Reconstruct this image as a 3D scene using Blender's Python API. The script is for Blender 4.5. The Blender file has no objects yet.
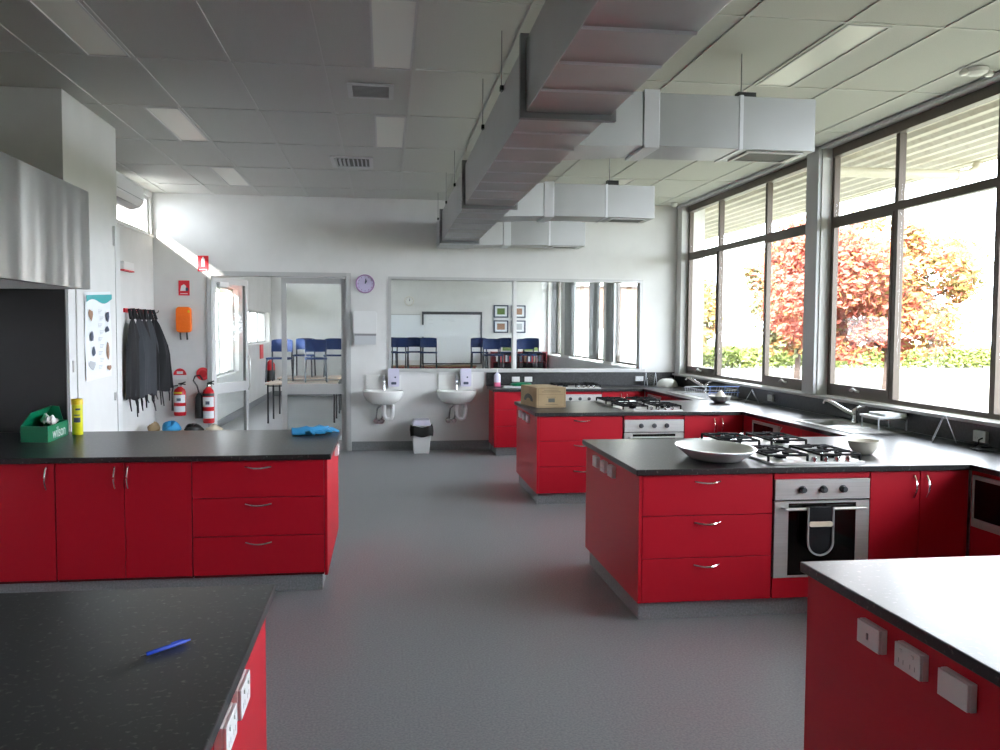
import bpy, bmesh, math, random
from mathutils import Vector, Matrix
random.seed(7)
R = math.radians
PI = math.pi
sc = bpy.context.scene
C = sc.collection

# ------------------------------------------------------------------ camera, world, sun, exposure
cam_d = bpy.data.cameras.new('camera'); cam = bpy.data.objects.new('camera', cam_d); C.objects.link(cam)
cam_d.sensor_width = 36.0; cam_d.lens = 860.0/1000.0*36.0; cam_d.clip_start = 0.05; cam_d.clip_end = 400
_y, _p, _r = R(7.650), R(3.042), R(0.323)
_f = Vector((math.sin(_y)*math.cos(_p), math.cos(_y)*math.cos(_p), -math.sin(_p)))
_rt = Vector((math.cos(_y), -math.sin(_y), 0)); _up = _rt.cross(_f)
_rt2 = _rt*math.cos(_r) + _up*math.sin(_r); _up2 = -_rt*math.sin(_r) + _up*math.cos(_r)
cam.matrix_world = Matrix(((_rt2.x, _up2.x, -_f.x, 0), (_rt2.y, _up2.y, -_f.y, 0), (_rt2.z, _up2.z, -_f.z, 1.70), (0, 0, 0, 1)))
sc.camera = cam

w = bpy.data.worlds.new('world'); sc.world = w; w.use_nodes = True
bg = w.node_tree.nodes['Background']; bg.inputs[0].default_value = (0.84, 0.915, 1.0, 1); bg.inputs[1].default_value = 18.0

sun_d = bpy.data.lights.new('sun', 'SUN'); sun_d.energy = 34.0; sun_d.angle = R(3.0); sun_d.color = (1.0, 0.95, 0.86)
sun = bpy.data.objects.new('sun', sun_d); C.objects.link(sun)
sun.rotation_euler = Vector((1.0, 1.55, -0.74)).to_track_quat('-Z', 'Y').to_euler()

sc.view_settings.view_transform = 'Standard'; sc.view_settings.look = 'None'
sc.view_settings.exposure = 0.0; sc.view_settings.gamma = 1.0; sc.view_settings.use_curve_mapping = False
try:
    sc.cycles.use_denoising = True; sc.cycles.max_bounces = 10; sc.cycles.diffuse_bounces = 6
    sc.cycles.transparent_max_bounces = 16; sc.cycles.sample_clamp_indirect = 8.0
    sc.cycles.caustics_reflective = False; sc.cycles.caustics_refractive = False
except Exception: pass

# ------------------------------------------------------------------ materials
M = {}
def mat(name, col, rough=0.5, metal=0.0, spec=0.5, noise=None, bump=None, emit=None, coat=0, trans=None):
    """noise = (scale, colour2, low, high [, stretch xyz]); bump = (scale, strength)"""
    m = bpy.data.materials.new(name); m.use_nodes = True; nt = m.node_tree
    b = nt.nodes['Principled BSDF']
    b.inputs['Base Color'].default_value = (*col, 1); b.inputs['Roughness'].default_value = rough
    b.inputs['Metallic'].default_value = metal; b.inputs['Specular IOR Level'].default_value = spec
    if coat: b.inputs['Coat Weight'].default_value = coat
    if noise or bump:
        tc = nt.nodes.new('ShaderNodeTexCoord')
    if noise:
        n = nt.nodes.new('ShaderNodeTexNoise'); n.inputs['Scale'].default_value = noise[0]; n.inputs['Detail'].default_value = 3
        src = tc.outputs['Object']
        if len(noise) > 4:
            mp = nt.nodes.new('ShaderNodeMapping'); mp.inputs['Scale'].default_value = noise[4]
            nt.links.new(src, mp.inputs['Vector']); src = mp.outputs['Vector']
        nt.links.new(src, n.inputs['Vector'])
        r = nt.nodes.new('ShaderNodeValToRGB'); r.color_ramp.elements[0].position = noise[2]; r.color_ramp.elements[1].position = noise[3]
        r.color_ramp.elements[0].color = (*col, 1); r.color_ramp.elements[1].color = (*noise[1], 1)
        nt.links.new(n.outputs['Fac'], r.inputs['Fac']); nt.links.new(r.outputs['Color'], b.inputs['Base Color'])
    if bump:
        n2 = nt.nodes.new('ShaderNodeTexNoise'); n2.inputs['Scale'].default_value = bump[0]; n2.inputs['Detail'].default_value = 2
        bp = nt.nodes.new('ShaderNodeBump'); bp.inputs['Strength'].default_value = bump[1]; bp.inputs['Distance'].default_value = 0.01
        nt.links.new(tc.outputs['Object'], n2.inputs['Vector'])
        nt.links.new(n2.outputs['Fac'], bp.inputs['Height']); nt.links.new(bp.outputs['Normal'], b.inputs['Normal'])
    if emit:
        b.inputs['Emission Color'].default_value = (*emit[0], 1); b.inputs['Emission Strength'].default_value = emit[1]
    if trans is not None:
        b.inputs['Transmission Weight'].default_value = trans
    M[name] = m; return m
def glass(name, tint=(1, 1, 1), refl=0.05, rough=0.02, mx_=0.35):
    m = bpy.data.materials.new(name); m.use_nodes = True; nt = m.node_tree; nt.nodes.clear()
    o = nt.nodes.new('ShaderNodeOutputMaterial'); t = nt.nodes.new('ShaderNodeBsdfTransparent'); g = nt.nodes.new('ShaderNodeBsdfGlossy')
    t.inputs[0].default_value = (*tint, 1); g.inputs['Roughness'].default_value = rough
    lw = nt.nodes.new('ShaderNodeLayerWeight'); lw.inputs[0].default_value = 0.15
    mr = nt.nodes.new('ShaderNodeMapRange'); mr.inputs[3].default_value = refl; mr.inputs[4].default_value = mx_
    mx = nt.nodes.new('ShaderNodeMixShader')
    nt.links.new(lw.outputs['Fresnel'], mr.inputs[0]); nt.links.new(mr.outputs[0], mx.inputs[0])
    nt.links.new(t.outputs[0], mx.inputs[1]); nt.links.new(g.outputs[0], mx.inputs[2]); nt.links.new(mx.outputs[0], o.inputs[0])
    M[name] = m; return m
mat('wall_white', (0.69, 0.685, 0.675), 0.6, noise=(3, (0.72, 0.715, 0.705), .4, .6))
mat('tile_white', (0.68, 0.68, 0.655), 0.8, noise=(160, (0.58, 0.58, 0.56), .55, .7), bump=(220, .15))
mat('grid_white', (0.66, 0.66, 0.64), 0.5)
mat('trim_white', (0.72, 0.72, 0.72), 0.4)
mat('alu_grey', (0.50, 0.50, 0.50), 0.4, metal=0.2)
mat('post_grey', (0.56, 0.57, 0.59), 0.45)
mat('bronze', (0.11, 0.088, 0.072), 0.4, metal=0.35)
mat('vinyl', (0.24, 0.25, 0.264), 0.36, spec=0.5, noise=(90, (0.37, 0.381, 0.40), .35, .75))
mat('cove', (0.20, 0.21, 0.22), 0.5, noise=(90, (0.30, 0.31, 0.32), .35, .75))
mat('red', (0.47, 0.006, 0.020), 0.42, spec=0.25)
mat('red_dark_gap', (0.10, 0.004, 0.006), 0.7)
mat('laminate', (0.020, 0.020, 0.0215), 0.31, spec=0.42, noise=(62, (0.17, 0.165, 0.155), .60, .78))
mat('splash', (0.014, 0.0145, 0.016), 0.3, noise=(55, (0.05, 0.052, 0.055), .45, .8))
mat('black_panel', (0.012, 0.012, 0.013), 0.28)
mat('steel', (0.66, 0.655, 0.64), 0.34, metal=0.62, noise=(2.5, (0.58, 0.575, 0.56), .3, .7, (1, 1, 60)))
mat('hood_steel', (0.46, 0.46, 0.46), 0.22, metal=1.0, noise=(1.2, (0.40, 0.40, 0.39), .3, .7, (1, 3, .3)), bump=(1.3, .35))
def hood_mat():
    m = mat('hood_steel2', (0.43, 0.43, 0.42), 0.36, metal=1.0); nt = m.node_tree; b = nt.nodes['Principled BSDF']
    tc = nt.nodes.new('ShaderNodeTexCoord'); mp = nt.nodes.new('ShaderNodeMapping'); mp.inputs['Scale'].default_value = (1, 2.4, .25)
    n = nt.nodes.new('ShaderNodeTexNoise'); n.inputs['Scale'].default_value = 1.0; n.inputs['Detail'].default_value = 1
    bp = nt.nodes.new('ShaderNodeBump'); bp.inputs['Strength'].default_value = 1.0; bp.inputs['Distance'].default_value = .12
    nt.links.new(tc.outputs['Object'], mp.inputs[0]); nt.links.new(mp.outputs[0], n.inputs['Vector']); nt.links.new(n.outputs['Fac'], bp.inputs['Height']); nt.links.new(bp.outputs[0], b.inputs['Normal'])
hood_mat()
mat('chrome', (0.75, 0.75, 0.76), 0.10, metal=1.0)
mat('galv', (0.45, 0.455, 0.46), 0.33, metal=0.78, noise=(2, (0.41, 0.415, 0.42), .35, .65))
mat('galv_rib', (0.66, 0.67, 0.70), 0.35, metal=0.5)
mat('flange', (0.22, 0.22, 0.225), 0.45, metal=0.7)
mat('black', (0.012, 0.012, 0.012), 0.45)
mat('black_iron', (0.010, 0.010, 0.012), 0.65, spec=0.15)
mat('oven_glass', (0.006, 0.006, 0.006), 0.06, spec=0.6)
mat('ceramic', (0.80, 0.80, 0.78), 0.15)
mat('ceramic_cream', (0.74, 0.70, 0.60), 0.18)
mat('plastic_white', (0.78, 0.78, 0.78), 0.35)
mat('plastic_lilac', (0.66, 0.64, 0.78), 0.4)
mat('lilac_rim', (0.30, 0.17, 0.33), 0.4)
mat('clock_face', (0.62, 0.58, 0.78), 0.4)
mat('grey_plastic', (0.30, 0.30, 0.31), 0.4)
mat('diffuser', (0.85, 0.85, 0.80), 0.3, emit=((1.0, 0.96, 0.80), 0.02))  # faint glow added to lift the switched-off panels above the tiles
mat('vent_dark', (0.16, 0.16, 0.15), 0.6)
mat('green', (0.0, 0.20, 0.085), 0.35)
mat('yellow', (0.75, 0.52, 0.0), 0.35)
mat('yellow_green', (0.68, 0.65, 0.02), 0.35)
mat('blue_cloth', (0.03, 0.30, 0.62), 0.7)
mat('glove_blue', (0.04, 0.28, 0.55), 0.45)
mat('sign_red', (0.70, 0.015, 0.03), 0.4)
mat('ext_red', (0.55, 0.012, 0.02), 0.22)
mat('orange', (1.0, 0.19, 0.01), 0.6, bump=(40, .4))
mat('cream_cloth', (0.70, 0.62, 0.48), 0.8)
mat('paper', (0.80, 0.83, 0.86), 0.6)
mat('print_teal', (0.05, 0.36, 0.38), 0.6)
mat('print_dark', (0.06, 0.08, 0.13), 0.6)
mat('print_brown', (0.35, 0.20, 0.13), 0.6)
mat('print_grey', (0.45, 0.47, 0.50), 0.6)
mat('print_green', (0.12, 0.2, 0.05), 0.6)
mat('cardboard', (0.40, 0.29, 0.165), 0.8, noise=(6, (0.34, 0.24, 0.13), .4, .6))
mat('carton_print', (0.10, 0.105, 0.09), 0.8)
mat('carton_line', (0.20, 0.15, 0.09), 0.8)
mat('apron_grey', (0.038, 0.042, 0.050), 0.85, bump=(60, .3))
mat('apron_black', (0.008, 0.008, 0.010), 0.85, bump=(60, .3))
mat('pen_blue', (0.02, 0.07, 0.55), 0.25)
mat('chair_blue', (0.010, 0.024, 0.085), 0.6, spec=.2)
mat('chair_frame', (0.03, 0.033, 0.04), 0.4, metal=0.4)
mat('wood', (0.36, 0.22, 0.12), 0.4, noise=(3, (0.30, 0.17, 0.09), .4, .6, (1, 12, 1)))
mat('table_top', (0.42, 0.33, 0.27), 0.35)
mat('maroon', (0.20, 0.02, 0.03), 0.6)
mat('whiteboard', (0.82, 0.84, 0.86), 0.2)
mat('frame_dark', (0.055, 0.06, 0.07), 0.4)
mat('frame_navy', (0.02, 0.035, 0.08), 0.4)
mat('curtain', (0.34, 0.35, 0.35), 0.9)
mat('pink', (0.75, 0.16, 0.30), 0.3)
mat('wire_white', (0.72, 0.74, 0.78), 0.35)
mat('wire_blue', (0.20, 0.32, 0.70), 0.35)
mat('soffit', (0.66, 0.62, 0.52), 0.6, noise=(14, (0.54, 0.49, 0.40), .5, .75))
mat('lawn', (0.150, 0.152, 0.105), 0.9, noise=(1.5, (0.19, 0.19, 0.14), .35, .65))
mat('hedge', (0.20, 0.24, 0.07), 0.8, spec=.1)
mat('leaf_red', (0.405, 0.115, 0.081), 0.7, spec=.1)
mat('leaf_orange', (0.405, 0.209, 0.081), 0.7, spec=.1)
mat('leaf_green', (0.297, 0.270, 0.081), 0.7, spec=.1)
mat('leaf_dull', (0.203, 0.223, 0.115), 0.7, spec=.1)
mat('bark', (0.06, 0.042, 0.034), 0.9)
mat('gutter', (0.60, 0.56, 0.45), 0.5)
mat('roof_sheet', (0.40, 0.40, 0.40), 0.6)
mat('brick', (0.13, 0.075, 0.055), 0.8, noise=(8, (0.18, 0.11, 0.08), .4, .6))
mat('sign_blue', (0.16, 0.22, 0.42), 0.5)
glass('pane_glass', refl=0.015, mx_=.15); glass('room_glass', (0.97, 0.985, 0.98), 0.012, .02, .10)
glass('acrylic', (0.93, 0.95, 0.97), 0.03, .1, .15)
glass('bottle_clear', (0.88, 0.86, 0.95), 0.12, 0.1)

# ------------------------------------------------------------------ mesh helpers
class MB:
    def __init__(s): s.v = []; s.f = []; s.sm = []
    def add(s, vs, fs, smooth=False):
        o = len(s.v); s.v += [tuple(v) for v in vs]
        for f in fs: s.f.append(tuple(i+o for i in f)); s.sm.append(smooth)
        return s
    def box(s, x0, x1, y0, y1, z0, z1):
        if x0 > x1: x0, x1 = x1, x0
        if y0 > y1: y0, y1 = y1, y0
        if z0 > z1: z0, z1 = z1, z0
        return s.add([(x0,y0,z0),(x1,y0,z0),(x1,y1,z0),(x0,y1,z0),(x0,y0,z1),(x1,y0,z1),(x1,y1,z1),(x0,y1,z1)],
              [(0,3,2,1),(4,5,6,7),(0,1,5,4),(1,2,6,5),(2,3,7,6),(3,0,4,7)])
    def hexa(s, b, t):      # bottom 4 pts, top 4 pts, counter-clockwise from above
        return s.add(list(b)+list(t), [(0,3,2,1),(4,5,6,7),(0,1,5,4),(1,2,6,5),(2,3,7,6),(3,0,4,7)])
    def rbox(s, x0, x1, y0, y1, z0, z1, r=.02, n=4, axis='z'):   # box with rounded corners about an axis
        if axis == 'z': U, V, W = (x0,x1),(y0,y1),(z0,z1); mk = lambda a,b,c:(a,b,c)
        elif axis == 'y': U, V, W = (z0,z1),(x0,x1),(y0,y1); mk = lambda a,b,c:(b,c,a)
        else: U, V, W = (y0,y1),(z0,z1),(x0,x1); mk = lambda a,b,c:(c,a,b)
        pts = []
        for cx, cy, a0 in ((U[1]-r,V[1]-r,0),(U[0]+r,V[1]-r,90),(U[0]+r,V[0]+r,180),(U[1]-r,V[0]+r,270)):
            for k in range(n+1):
                a = R(a0+90*k/n); pts.append((cx+r*math.cos(a), cy+r*math.sin(a)))
        N = len(pts)
        vs = [mk(p[0],p[1],W[0]) for p in pts]+[mk(p[0],p[1],W[1]) for p in pts]
        fs = [tuple(range(N-1,-1,-1)), tuple(range(N,2*N))]+[(i,(i+1)%N,(i+1)%N+N,i+N) for i in range(N)]
        return s.add(vs, fs, True)
    def prism(s, pts, axis, a0, a1):  # polygon extruded along an axis; pts counter-clockwise in (y,z),(z,x),(x,y)
        mk = {'x':lambda p,a:(a,p[0],p[1]),'y':lambda p,a:(p[1],a,p[0]),'z':lambda p,a:(p[0],p[1],a)}[axis]
        N = len(pts); vs = [mk(p,a0) for p in pts]+[mk(p,a1) for p in pts]
        return s.add(vs, [tuple(range(N-1,-1,-1)), tuple(range(N,2*N))]+[(i,(i+1)%N,(i+1)%N+N,i+N) for i in range(N)])
    def tube(s, path, r, n=8, closed=False):
        P = [Vector(p) for p in path]; rs = r if isinstance(r,(list,tuple)) else [r]*len(P)
        rings = []; ref = None
        for i, p in enumerate(P):
            if closed: t = P[(i+1)%len(P)]-P[i-1]
            else: t = P[min(i+1,len(P)-1)]-P[max(i-1,0)]
            t.normalize()
            if ref is None: ref = Vector((0,0,1)) if abs(t.z) < .9 else Vector((1,0,0))
            a = t.cross(ref)
            if a.length < 1e-4: a = t.orthogonal()
            a.normalize(); b = a.cross(t); ref = b
            rings.append([p+(a*math.cos(2*PI*k/n)+b*math.sin(2*PI*k/n))*rs[i] for k in range(n)])
        vs = [v for q in rings for v in q]; fs = []
        L = len(P)
        for i in range(L if closed else L-1):
            j = (i+1)%L
            for k in range(n): fs.append((i*n+(k+1)%n, i*n+k, j*n+k, j*n+(k+1)%n))
        if not closed: fs.append(tuple(range(n))); fs.append(tuple((L-1)*n+k for k in range(n-1,-1,-1)))
        return s.add(vs, fs, True)
    def lathe(s, prof, c=(0,0,0), n=20, sx=1, sy=1, axis='z'):
        vs = []
        for r, z in prof:
            for k in range(n):
                a = 2*PI*k/n; q = (r*math.cos(a)*sx, r*math.sin(a)*sy, z)
                if axis == 'y': q = (q[0], -q[2], q[1])     # z of profile points towards -Y
                elif axis == 'x': q = (-q[2], q[1], q[0])   # towards -X
                vs.append((c[0]+q[0], c[1]+q[1], c[2]+q[2]))
        L = len(prof)
        fs = [(i*n+k, i*n+(k+1)%n, (i+1)*n+(k+1)%n, (i+1)*n+k) for i in range(L-1) for k in range(n)]
        fs += [tuple(range(n-1,-1,-1)), tuple((L-1)*n+k for k in range(n))]
        return s.add(vs, fs, True)
    def grid(s, nu, nv, fn, thick=None):
        vs = [fn(i/nu, j/nv) for j in range(nv+1) for i in range(nu+1)]
        fs = [(j*(nu+1)+i, j*(nu+1)+i+1, (j+1)*(nu+1)+i+1, (j+1)*(nu+1)+i) for j in range(nv) for i in range(nu)]
        return s.add(vs, fs, True)
    def cells(s, us, vs, mask, w0, w1, axis='z'):   # slab with holes; mask(i,j) true = solid
        mk = {'z':lambda u,v,w:(u,v,w),'y':lambda u,v,w:(u,w,v),'x':lambda u,v,w:(w,u,v)}[axis]
        idx = {}; V = []; F = []
        def g(i,j,k):
            if (i,j,k) not in idx: idx[(i,j,k)] = len(V); V.append(mk(us[i],vs[j],(w0,w1)[k]))
            return idx[(i,j,k)]
        nu, nv = len(us)-1, len(vs)-1
        sol = lambda i,j: 0 <= i < nu and 0 <= j < nv and mask(i,j)
        for i in range(nu):
            for j in range(nv):
                if not sol(i,j): continue
                F.append((g(i,j,0),g(i,j+1,0),g(i+1,j+1,0),g(i+1,j,0))); F.append((g(i,j,1),g(i+1,j,1),g(i+1,j+1,1),g(i,j+1,1)))
                if not sol(i-1,j): F.append((g(i,j,0),g(i,j,1),g(i,j+1,1),g(i,j+1,0)))
                if not sol(i+1,j): F.append((g(i+1,j,0),g(i+1,j+1,0),g(i+1,j+1,1),g(i+1,j,1)))
                if not sol(i,j-1): F.append((g(i,j,0),g(i+1,j,0),g(i+1,j,1),g(i,j,1)))
                if not sol(i,j+1): F.append((g(i,j+1,0),g(i,j+1,1),g(i+1,j+1,1),g(i+1,j+1,0)))
        return s.add(V, F)
    def mesh(s, name, m, org=(0,0,0)):
        me = bpy.data.meshes.new(name)
        me.from_pydata([(v[0]-org[0], v[1]-org[1], v[2]-org[2]) for v in s.v], [], s.f)
        bm = bmesh.new(); bm.from_mesh(me); bmesh.ops.recalc_face_normals(bm, faces=bm.faces); bm.to_mesh(me); bm.free()
        if any(s.sm):
            me.polygons.foreach_set('use_smooth', s.sm); me.set_sharp_from_angle(angle=R(38))
        me.materials.append(M[m]); me.update(); return me
    def build(s, name, m, parent=None, org=None, bevel=0):
        o_ = org
        if o_ is None:
            o_ = tuple(parent['_org']) if parent is not None and '_org' in parent else (0,0,0)
            if parent is None:
                xs=[v[0] for v in s.v]; ys=[v[1] for v in s.v]; zs=[v[2] for v in s.v]
                o_ = ((min(xs)+max(xs))/2, (min(ys)+max(ys))/2, min(zs))
        o = bpy.data.objects.new(name, s.mesh(name, m, o_)); C.objects.link(o)
        if parent is not None: o.parent = parent; o['_org'] = list(o_)
        else: o.location = o_; o['_org'] = list(o_)
        if bevel:
            b = o.modifiers.new('bevel', 'BEVEL'); b.width = bevel; b.segments = 2; b.limit_method = 'ANGLE'; b.angle_limit = R(40)
        return o
def tag(o, label=None, cat=None, group=None, kind=None):
    if label: o['label'] = label
    if cat: o['category'] = cat
    if group: o['group'] = group
    if kind: o['kind'] = kind
    return o
def thing(name, label, cat, org=(0,0,0), group=None, kind=None):
    o = bpy.data.objects.new(name, None); o.empty_display_size = .1; C.objects.link(o); o.location = org; o['_org'] = list(org)
    return tag(o, label, cat, group, kind)
def struct(o): o['kind'] = 'structure'; return o
def copy_tree(o, parent=None):
    c = o.copy(); C.objects.link(c); c.parent = parent
    for ch in o.children: copy_tree(ch, c)
    return c
def place(o, loc, rz=0, label=None, group=None):
    o.location = loc; o.rotation_euler = (0,0,rz)
    if label: o['label'] = label
    if group: o['group'] = group
    return o
def box(name, m, parent, *a, **k): return MB().box(*a).build(name, m, parent, **k)

# ------------------------------------------------------------------ dimensions
CE = 3.48            # ceiling
YB = 12.05           # wall with the door and the borrowed-light window
XR = 4.19            # window wall
YF = 22.0            # far wall of the next room
XL, XLN = -3.06, -3.45

# ------------------------------------------------------------------ room shell
struct(MB().box(-3.7, 4.6, -5.2, 22.3, -.2, 0).build('floor', 'vinyl'))
ce = struct(MB().box(-3.7, 4.6, -5.2, 22.3, CE+.02, CE+.20).build('ceiling', 'grid_white'))
GX = [0.20+.615*k for k in range(-6, 8)]
GX = [x for x in GX if -3.4 < x < 4.19]
GY = [4.77+1.3*k for k in range(-8, 6)]
LIGHT_COLS = ((-1.945, -1.645), (-0.095, 0.20), (2.66, 2.96))
LIGHT_ROWS = (2.17, 4.77, 7.37, 9.97)
# light spots: (x0, x1, y0)
lights = [(a, b, y) for a, b in LIGHT_COLS for y in LIGHT_ROWS if not (a < 0.3 and a > -.5 and y > 9)]
gxe = [-3.45]+GX+[4.19]; gye = [-5.0]+[y for y in GY if -4.9 < y < YB-.05]+[YB]
tile_mesh = {}
def tile(x0, x1, y0, y1):
    key = (round(x1-x0,3), round(y1-y0,3))
    if key not in tile_mesh:
        tile_mesh[key] = MB().box(-key[0]/2+.006, key[0]/2-.006, -key[1]/2+.006, key[1]/2-.006, 0, .012).mesh('ceiling_tile', 'tile_white')
    o = bpy.data.objects.new('ceiling_tile', tile_mesh[key]); C.objects.link(o); o.parent = ce
    o.location = ((x0+x1)/2-ce.location[0], (y0+y1)/2-ce.location[1], CE+.007-ce.location[2])
for i in range(len(gxe)-1):
    for j in range(len(gye)-1):
        x0, x1, y0, y1 = gxe[i], gxe[i+1], gye[j], gye[j+1]
        if x1-x0 < .05 or y1-y0 < .05: continue
        hit = [l for l in lights if abs(l[2]-y0) < .05 and l[0] > x0-.05 and l[1] < x1+.05]
        if hit:
            a, b, _ = hit[0]
            if a-x0 > .1: tile(x0, a, y0, y1)
            if x1-b > .1: tile(b, x1, y0, y1)
        else: tile(x0, x1, y0, y1)
for x in GX: MB().box(x-.012, x+.012, -5.0, YB, CE, CE+.018).build('ceiling_grid_bar', 'grid_white', ce)
for y in gye[1:-1]: MB().box(-3.45, 4.19, y-.012, y+.012, CE+.001, CE+.018).build('ceiling_grid_bar', 'grid_white', ce)
for a, b in LIGHT_COLS:
    for y in LIGHT_ROWS:
        if (a, b, y) in lights:
            x = a if abs(a-2.66) > .1 else b
            MB().box(x-.012, x+.012, y, y+1.3, CE, CE+.018).build('ceiling_grid_bar', 'grid_white', ce)

# wall with door and borrowed-light window
us = [-3.7, -2.33, -.50, .05, 3.69, 4.6]; vs = [0, 1.14, 2.42, 2.445, CE+.02]
def bm_(i, j):
    if i == 1 and j <= 2: return False
    if i == 3 and j == 1: return False
    return True
struct(MB().cells(us, vs, bm_, YB, YB+.14, 'y').build('wall_back', 'wall_white'))
# window wall (bays along Y), runs through both rooms
bays = [(.5, 4.10), (4.38, 7.90), (8.20, 11.86)]
fb = [(12.6, 15.62), (16.25, 19.35), (20.3, 21.9)]
us = [-5.2]; 
for a, b in bays+fb: us += [a, b]
us += [22.3]; vs = [-.2, 1.05, 2.62, 3.452, CE+.02]
def rw(i, j):
    if j in (0, 3) or i % 2 == 0: return True
    return False
struct(MB().cells(us, vs, rw, XR, XR+.16, 'x').build('wall_right', 'wall_white'))
for a, b in ((7.915, 8.15), (4.12, 4.36)):
    MB().box(XR-.035, XR-.001, a, b, 1.085, CE-.002).build('trim_1', 'post_grey').__setitem__('kind', 'structure')
# left side
struct(MB().box(XLN-.25, XLN, -5.2, 6.94, 0, CE+.02).build('wall_left', 'wall_white'))
us = [8.24, 10.45, 11.97, YB+.14]; vs = [0, 2.92, 3.41, CE+.02]
struct(MB().cells(us, vs, lambda i, j: not (i == 1 and j == 1), XL-.09, XL, 'x').build('wall_left_recess', 'wall_white'))
blk = struct(MB().box(XLN-.2, -2.40, 6.935, 8.24, 0, CE+.004).build('wall_left_block', 'wall_white'))
struct(MB().box(-3.7, 4.6, -5.2, -5.0, 0, CE+.02).build('wall_rear', 'wall_white'))
# next room
us = [YB+.14, 13.2, 17.2, 18.3, 21.7, 21.8, 22.3]; vs = [0, .85, 1.35, 2.08, 2.45, 2.92, 3.41, CE+.02]
def lw_(i, j):
    if i == 1 and 1 <= j <= 3: return False
    if i == 3 and j == 2: return False
    if j == 5 and i in (3,): return False
    return True
struct(MB().cells(us, vs, lw_, -3.02, -2.8, 'x').build('wall_left_next_room', 'wall_white'))
struct(MB().box(-3.1, 4.6, YF, YF+.2, 0, CE+.02).build('wall_back_next_room', 'wall_white'))
# skirting
struct(MB().prism([(YB-.001, 0), (YB-.001, .13), (YB-.012, .13), (YB-.02, .02), (YB-.045, .001)][::-1], 'x', -.455, 1.47).build('baseboard_back', 'cove'))
struct(MB().prism([(YB-.001, 0), (YB-.001, .13), (YB-.012, .13), (YB-.02, .02), (YB-.045, .001)][::-1], 'x', -3.05, -2.385).build('baseboard_back_left', 'cove'))
struct(MB().box(-2.799, -2.785, 12.25, 21.95, 0.001, .13).build('baseboard_left_next_room', 'cove'))
struct(MB().box(-2.78, 4.18, YF-.014, YF-.001, 0.001, .13).build('baseboard_back_next_room', 'cove'))
# window sill along the window wall
struct(MB().box(XR-.055, XR+.10, 1.2, YB-.002, 1.052, 1.080).build('trim_2', 'alu_grey', bevel=.006))
struct(MB().box(XL+.001, XL+.02, 8.25, YB-.002, 2.895, 2.917).build('trim_3', 'trim_white'))
struct(MB().box(XR-.02, XR+.06, .4, YB-.002, 3.455, 3.478).build('trim_4', 'post_grey'))

def window_bay(name, x, y0, y1, mulls, z0, z1, ztr, sashes, pane='pane_glass', fm='bronze'):
    w_ = thing(name, None, None, (x, (y0+y1)/2, z0), kind='structure')
    fw, d = .05, .055
    f = MB(); f.box(x, x+d, y0+.002, y0+fw, z0, z1); f.box(x, x+d, y1-fw, y1-.002, z0, z1); f.box(x-.03, x+d, y0+fw, y1-fw, z1-.085, z1); f.box(x, x+d, y0+fw, y1-fw, z0, z0+.04)
    f.build('window_frame', fm, w_)
    ys = [y0+fw]+list(mulls)+[y1-fw]
    for m in mulls: MB().box(x-.005, x+d, m-.028, m+.028, z0+.04, z1-.085).build('mullion', fm, w_)
    zr = [(z0+.04, z1-.085)]
    if ztr:
        for i in range(len(ys)-1):
            a = ys[i]+(.028 if i else 0); b = ys[i+1]-(.028 if i < len(ys)-2 else 0)
            MB().box(x-.004, x+d, a, b, ztr-.035, ztr+.035).build('transom', fm, w_)
        zr = [(z0+.04, ztr-.035), (ztr+.035, z1-.085)]
    for i in range(len(ys)-1):
        a = ys[i]+(.028 if i else 0); b = ys[i+1]-(.028 if i < len(ys)-2 else 0)
        for k, (c, e) in enumerate(zr):
            p = MB().box(x+.022, x+.028, a+.002, b-.002, c+.002, e-.002).build('pane', pane, w_)
            if k == 0 and i in sashes:
                s = MB(); sw = .055
                s.box(x-.012, x+.02, a, a+sw*.6, c, e); s.box(x-.012, x+.02, b-sw*.6, b, c, e); s.box(x-.012, x+.02, a+sw*.6, b-sw*.6, c, c+.075); s.box(x-.012, x+.02, a+sw*.6, b-sw*.6, e-.035, e)
                so = s.build('sash', fm, w_)
                ym = (a+b)/2
                MB().tube([(x-.02, ym-.06, c+.03), (x-.045, ym-.05, c+.035), (x-.05, ym, c+.055), (x-.045, ym+.05, c+.035), (x-.02, ym+.06, c+.03)], .011).build('latch', 'plastic_white', so)
    return w_
XG = XR+.10
window_bay('window_1', XG, 8.20, 11.86, (9.33, 10.72), 1.08, 3.45, 2.76, (0, 2))
window_bay('window_2', XG, 4.38, 7.90, (5.59, 6.82), 1.08, 3.45, 2.76, (2,))
window_bay('window_3', XG, .50, 4.10, (1.7, 2.9), 1.08, 3.45, 2.76, (0, 2))
for k, (a, b) in enumerate(fb): window_bay('window_%d' % (4+k), XG, a, b, ((a+b)/2,), 1.08, 3.45, None, ())
def side_window(name, x, y0, y1, z0, z1, n, fm='alu_grey'):
    w_ = thing(name, None, None, (x, (y0+y1)/2, z0), kind='structure')
    f = MB(); f.box(x, x+.05, y0+.002, y0+.04, z0+.002, z1-.002); f.box(x, x+.05, y1-.04, y1-.002, z0+.002, z1-.002); f.box(x, x+.05, y0+.04, y1-.04, z1-.04, z1-.002); f.box(x, x+.05, y0+.04, y1-.04, z0+.002, z0+.04); f.build('window_frame', fm, w_)
    for k in range(n):
        a = y0+.04+(y1-y0-.08)*k/n; b = y0+.04+(y1-y0-.08)*(k+1)/n
        if k: MB().box(x, x+.05, a-.02, a+.02, z0+.04, z1-.04).build('mullion', fm, w_)
        MB().box(x+.02, x+.026, a+.022, b-.022, z0+.042, z1-.042).build('pane', 'pane_glass', w_)
side_window('window_8', XL-.085, 10.45, 11.97, 2.92, 3.41, 1, 'trim_white')
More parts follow.
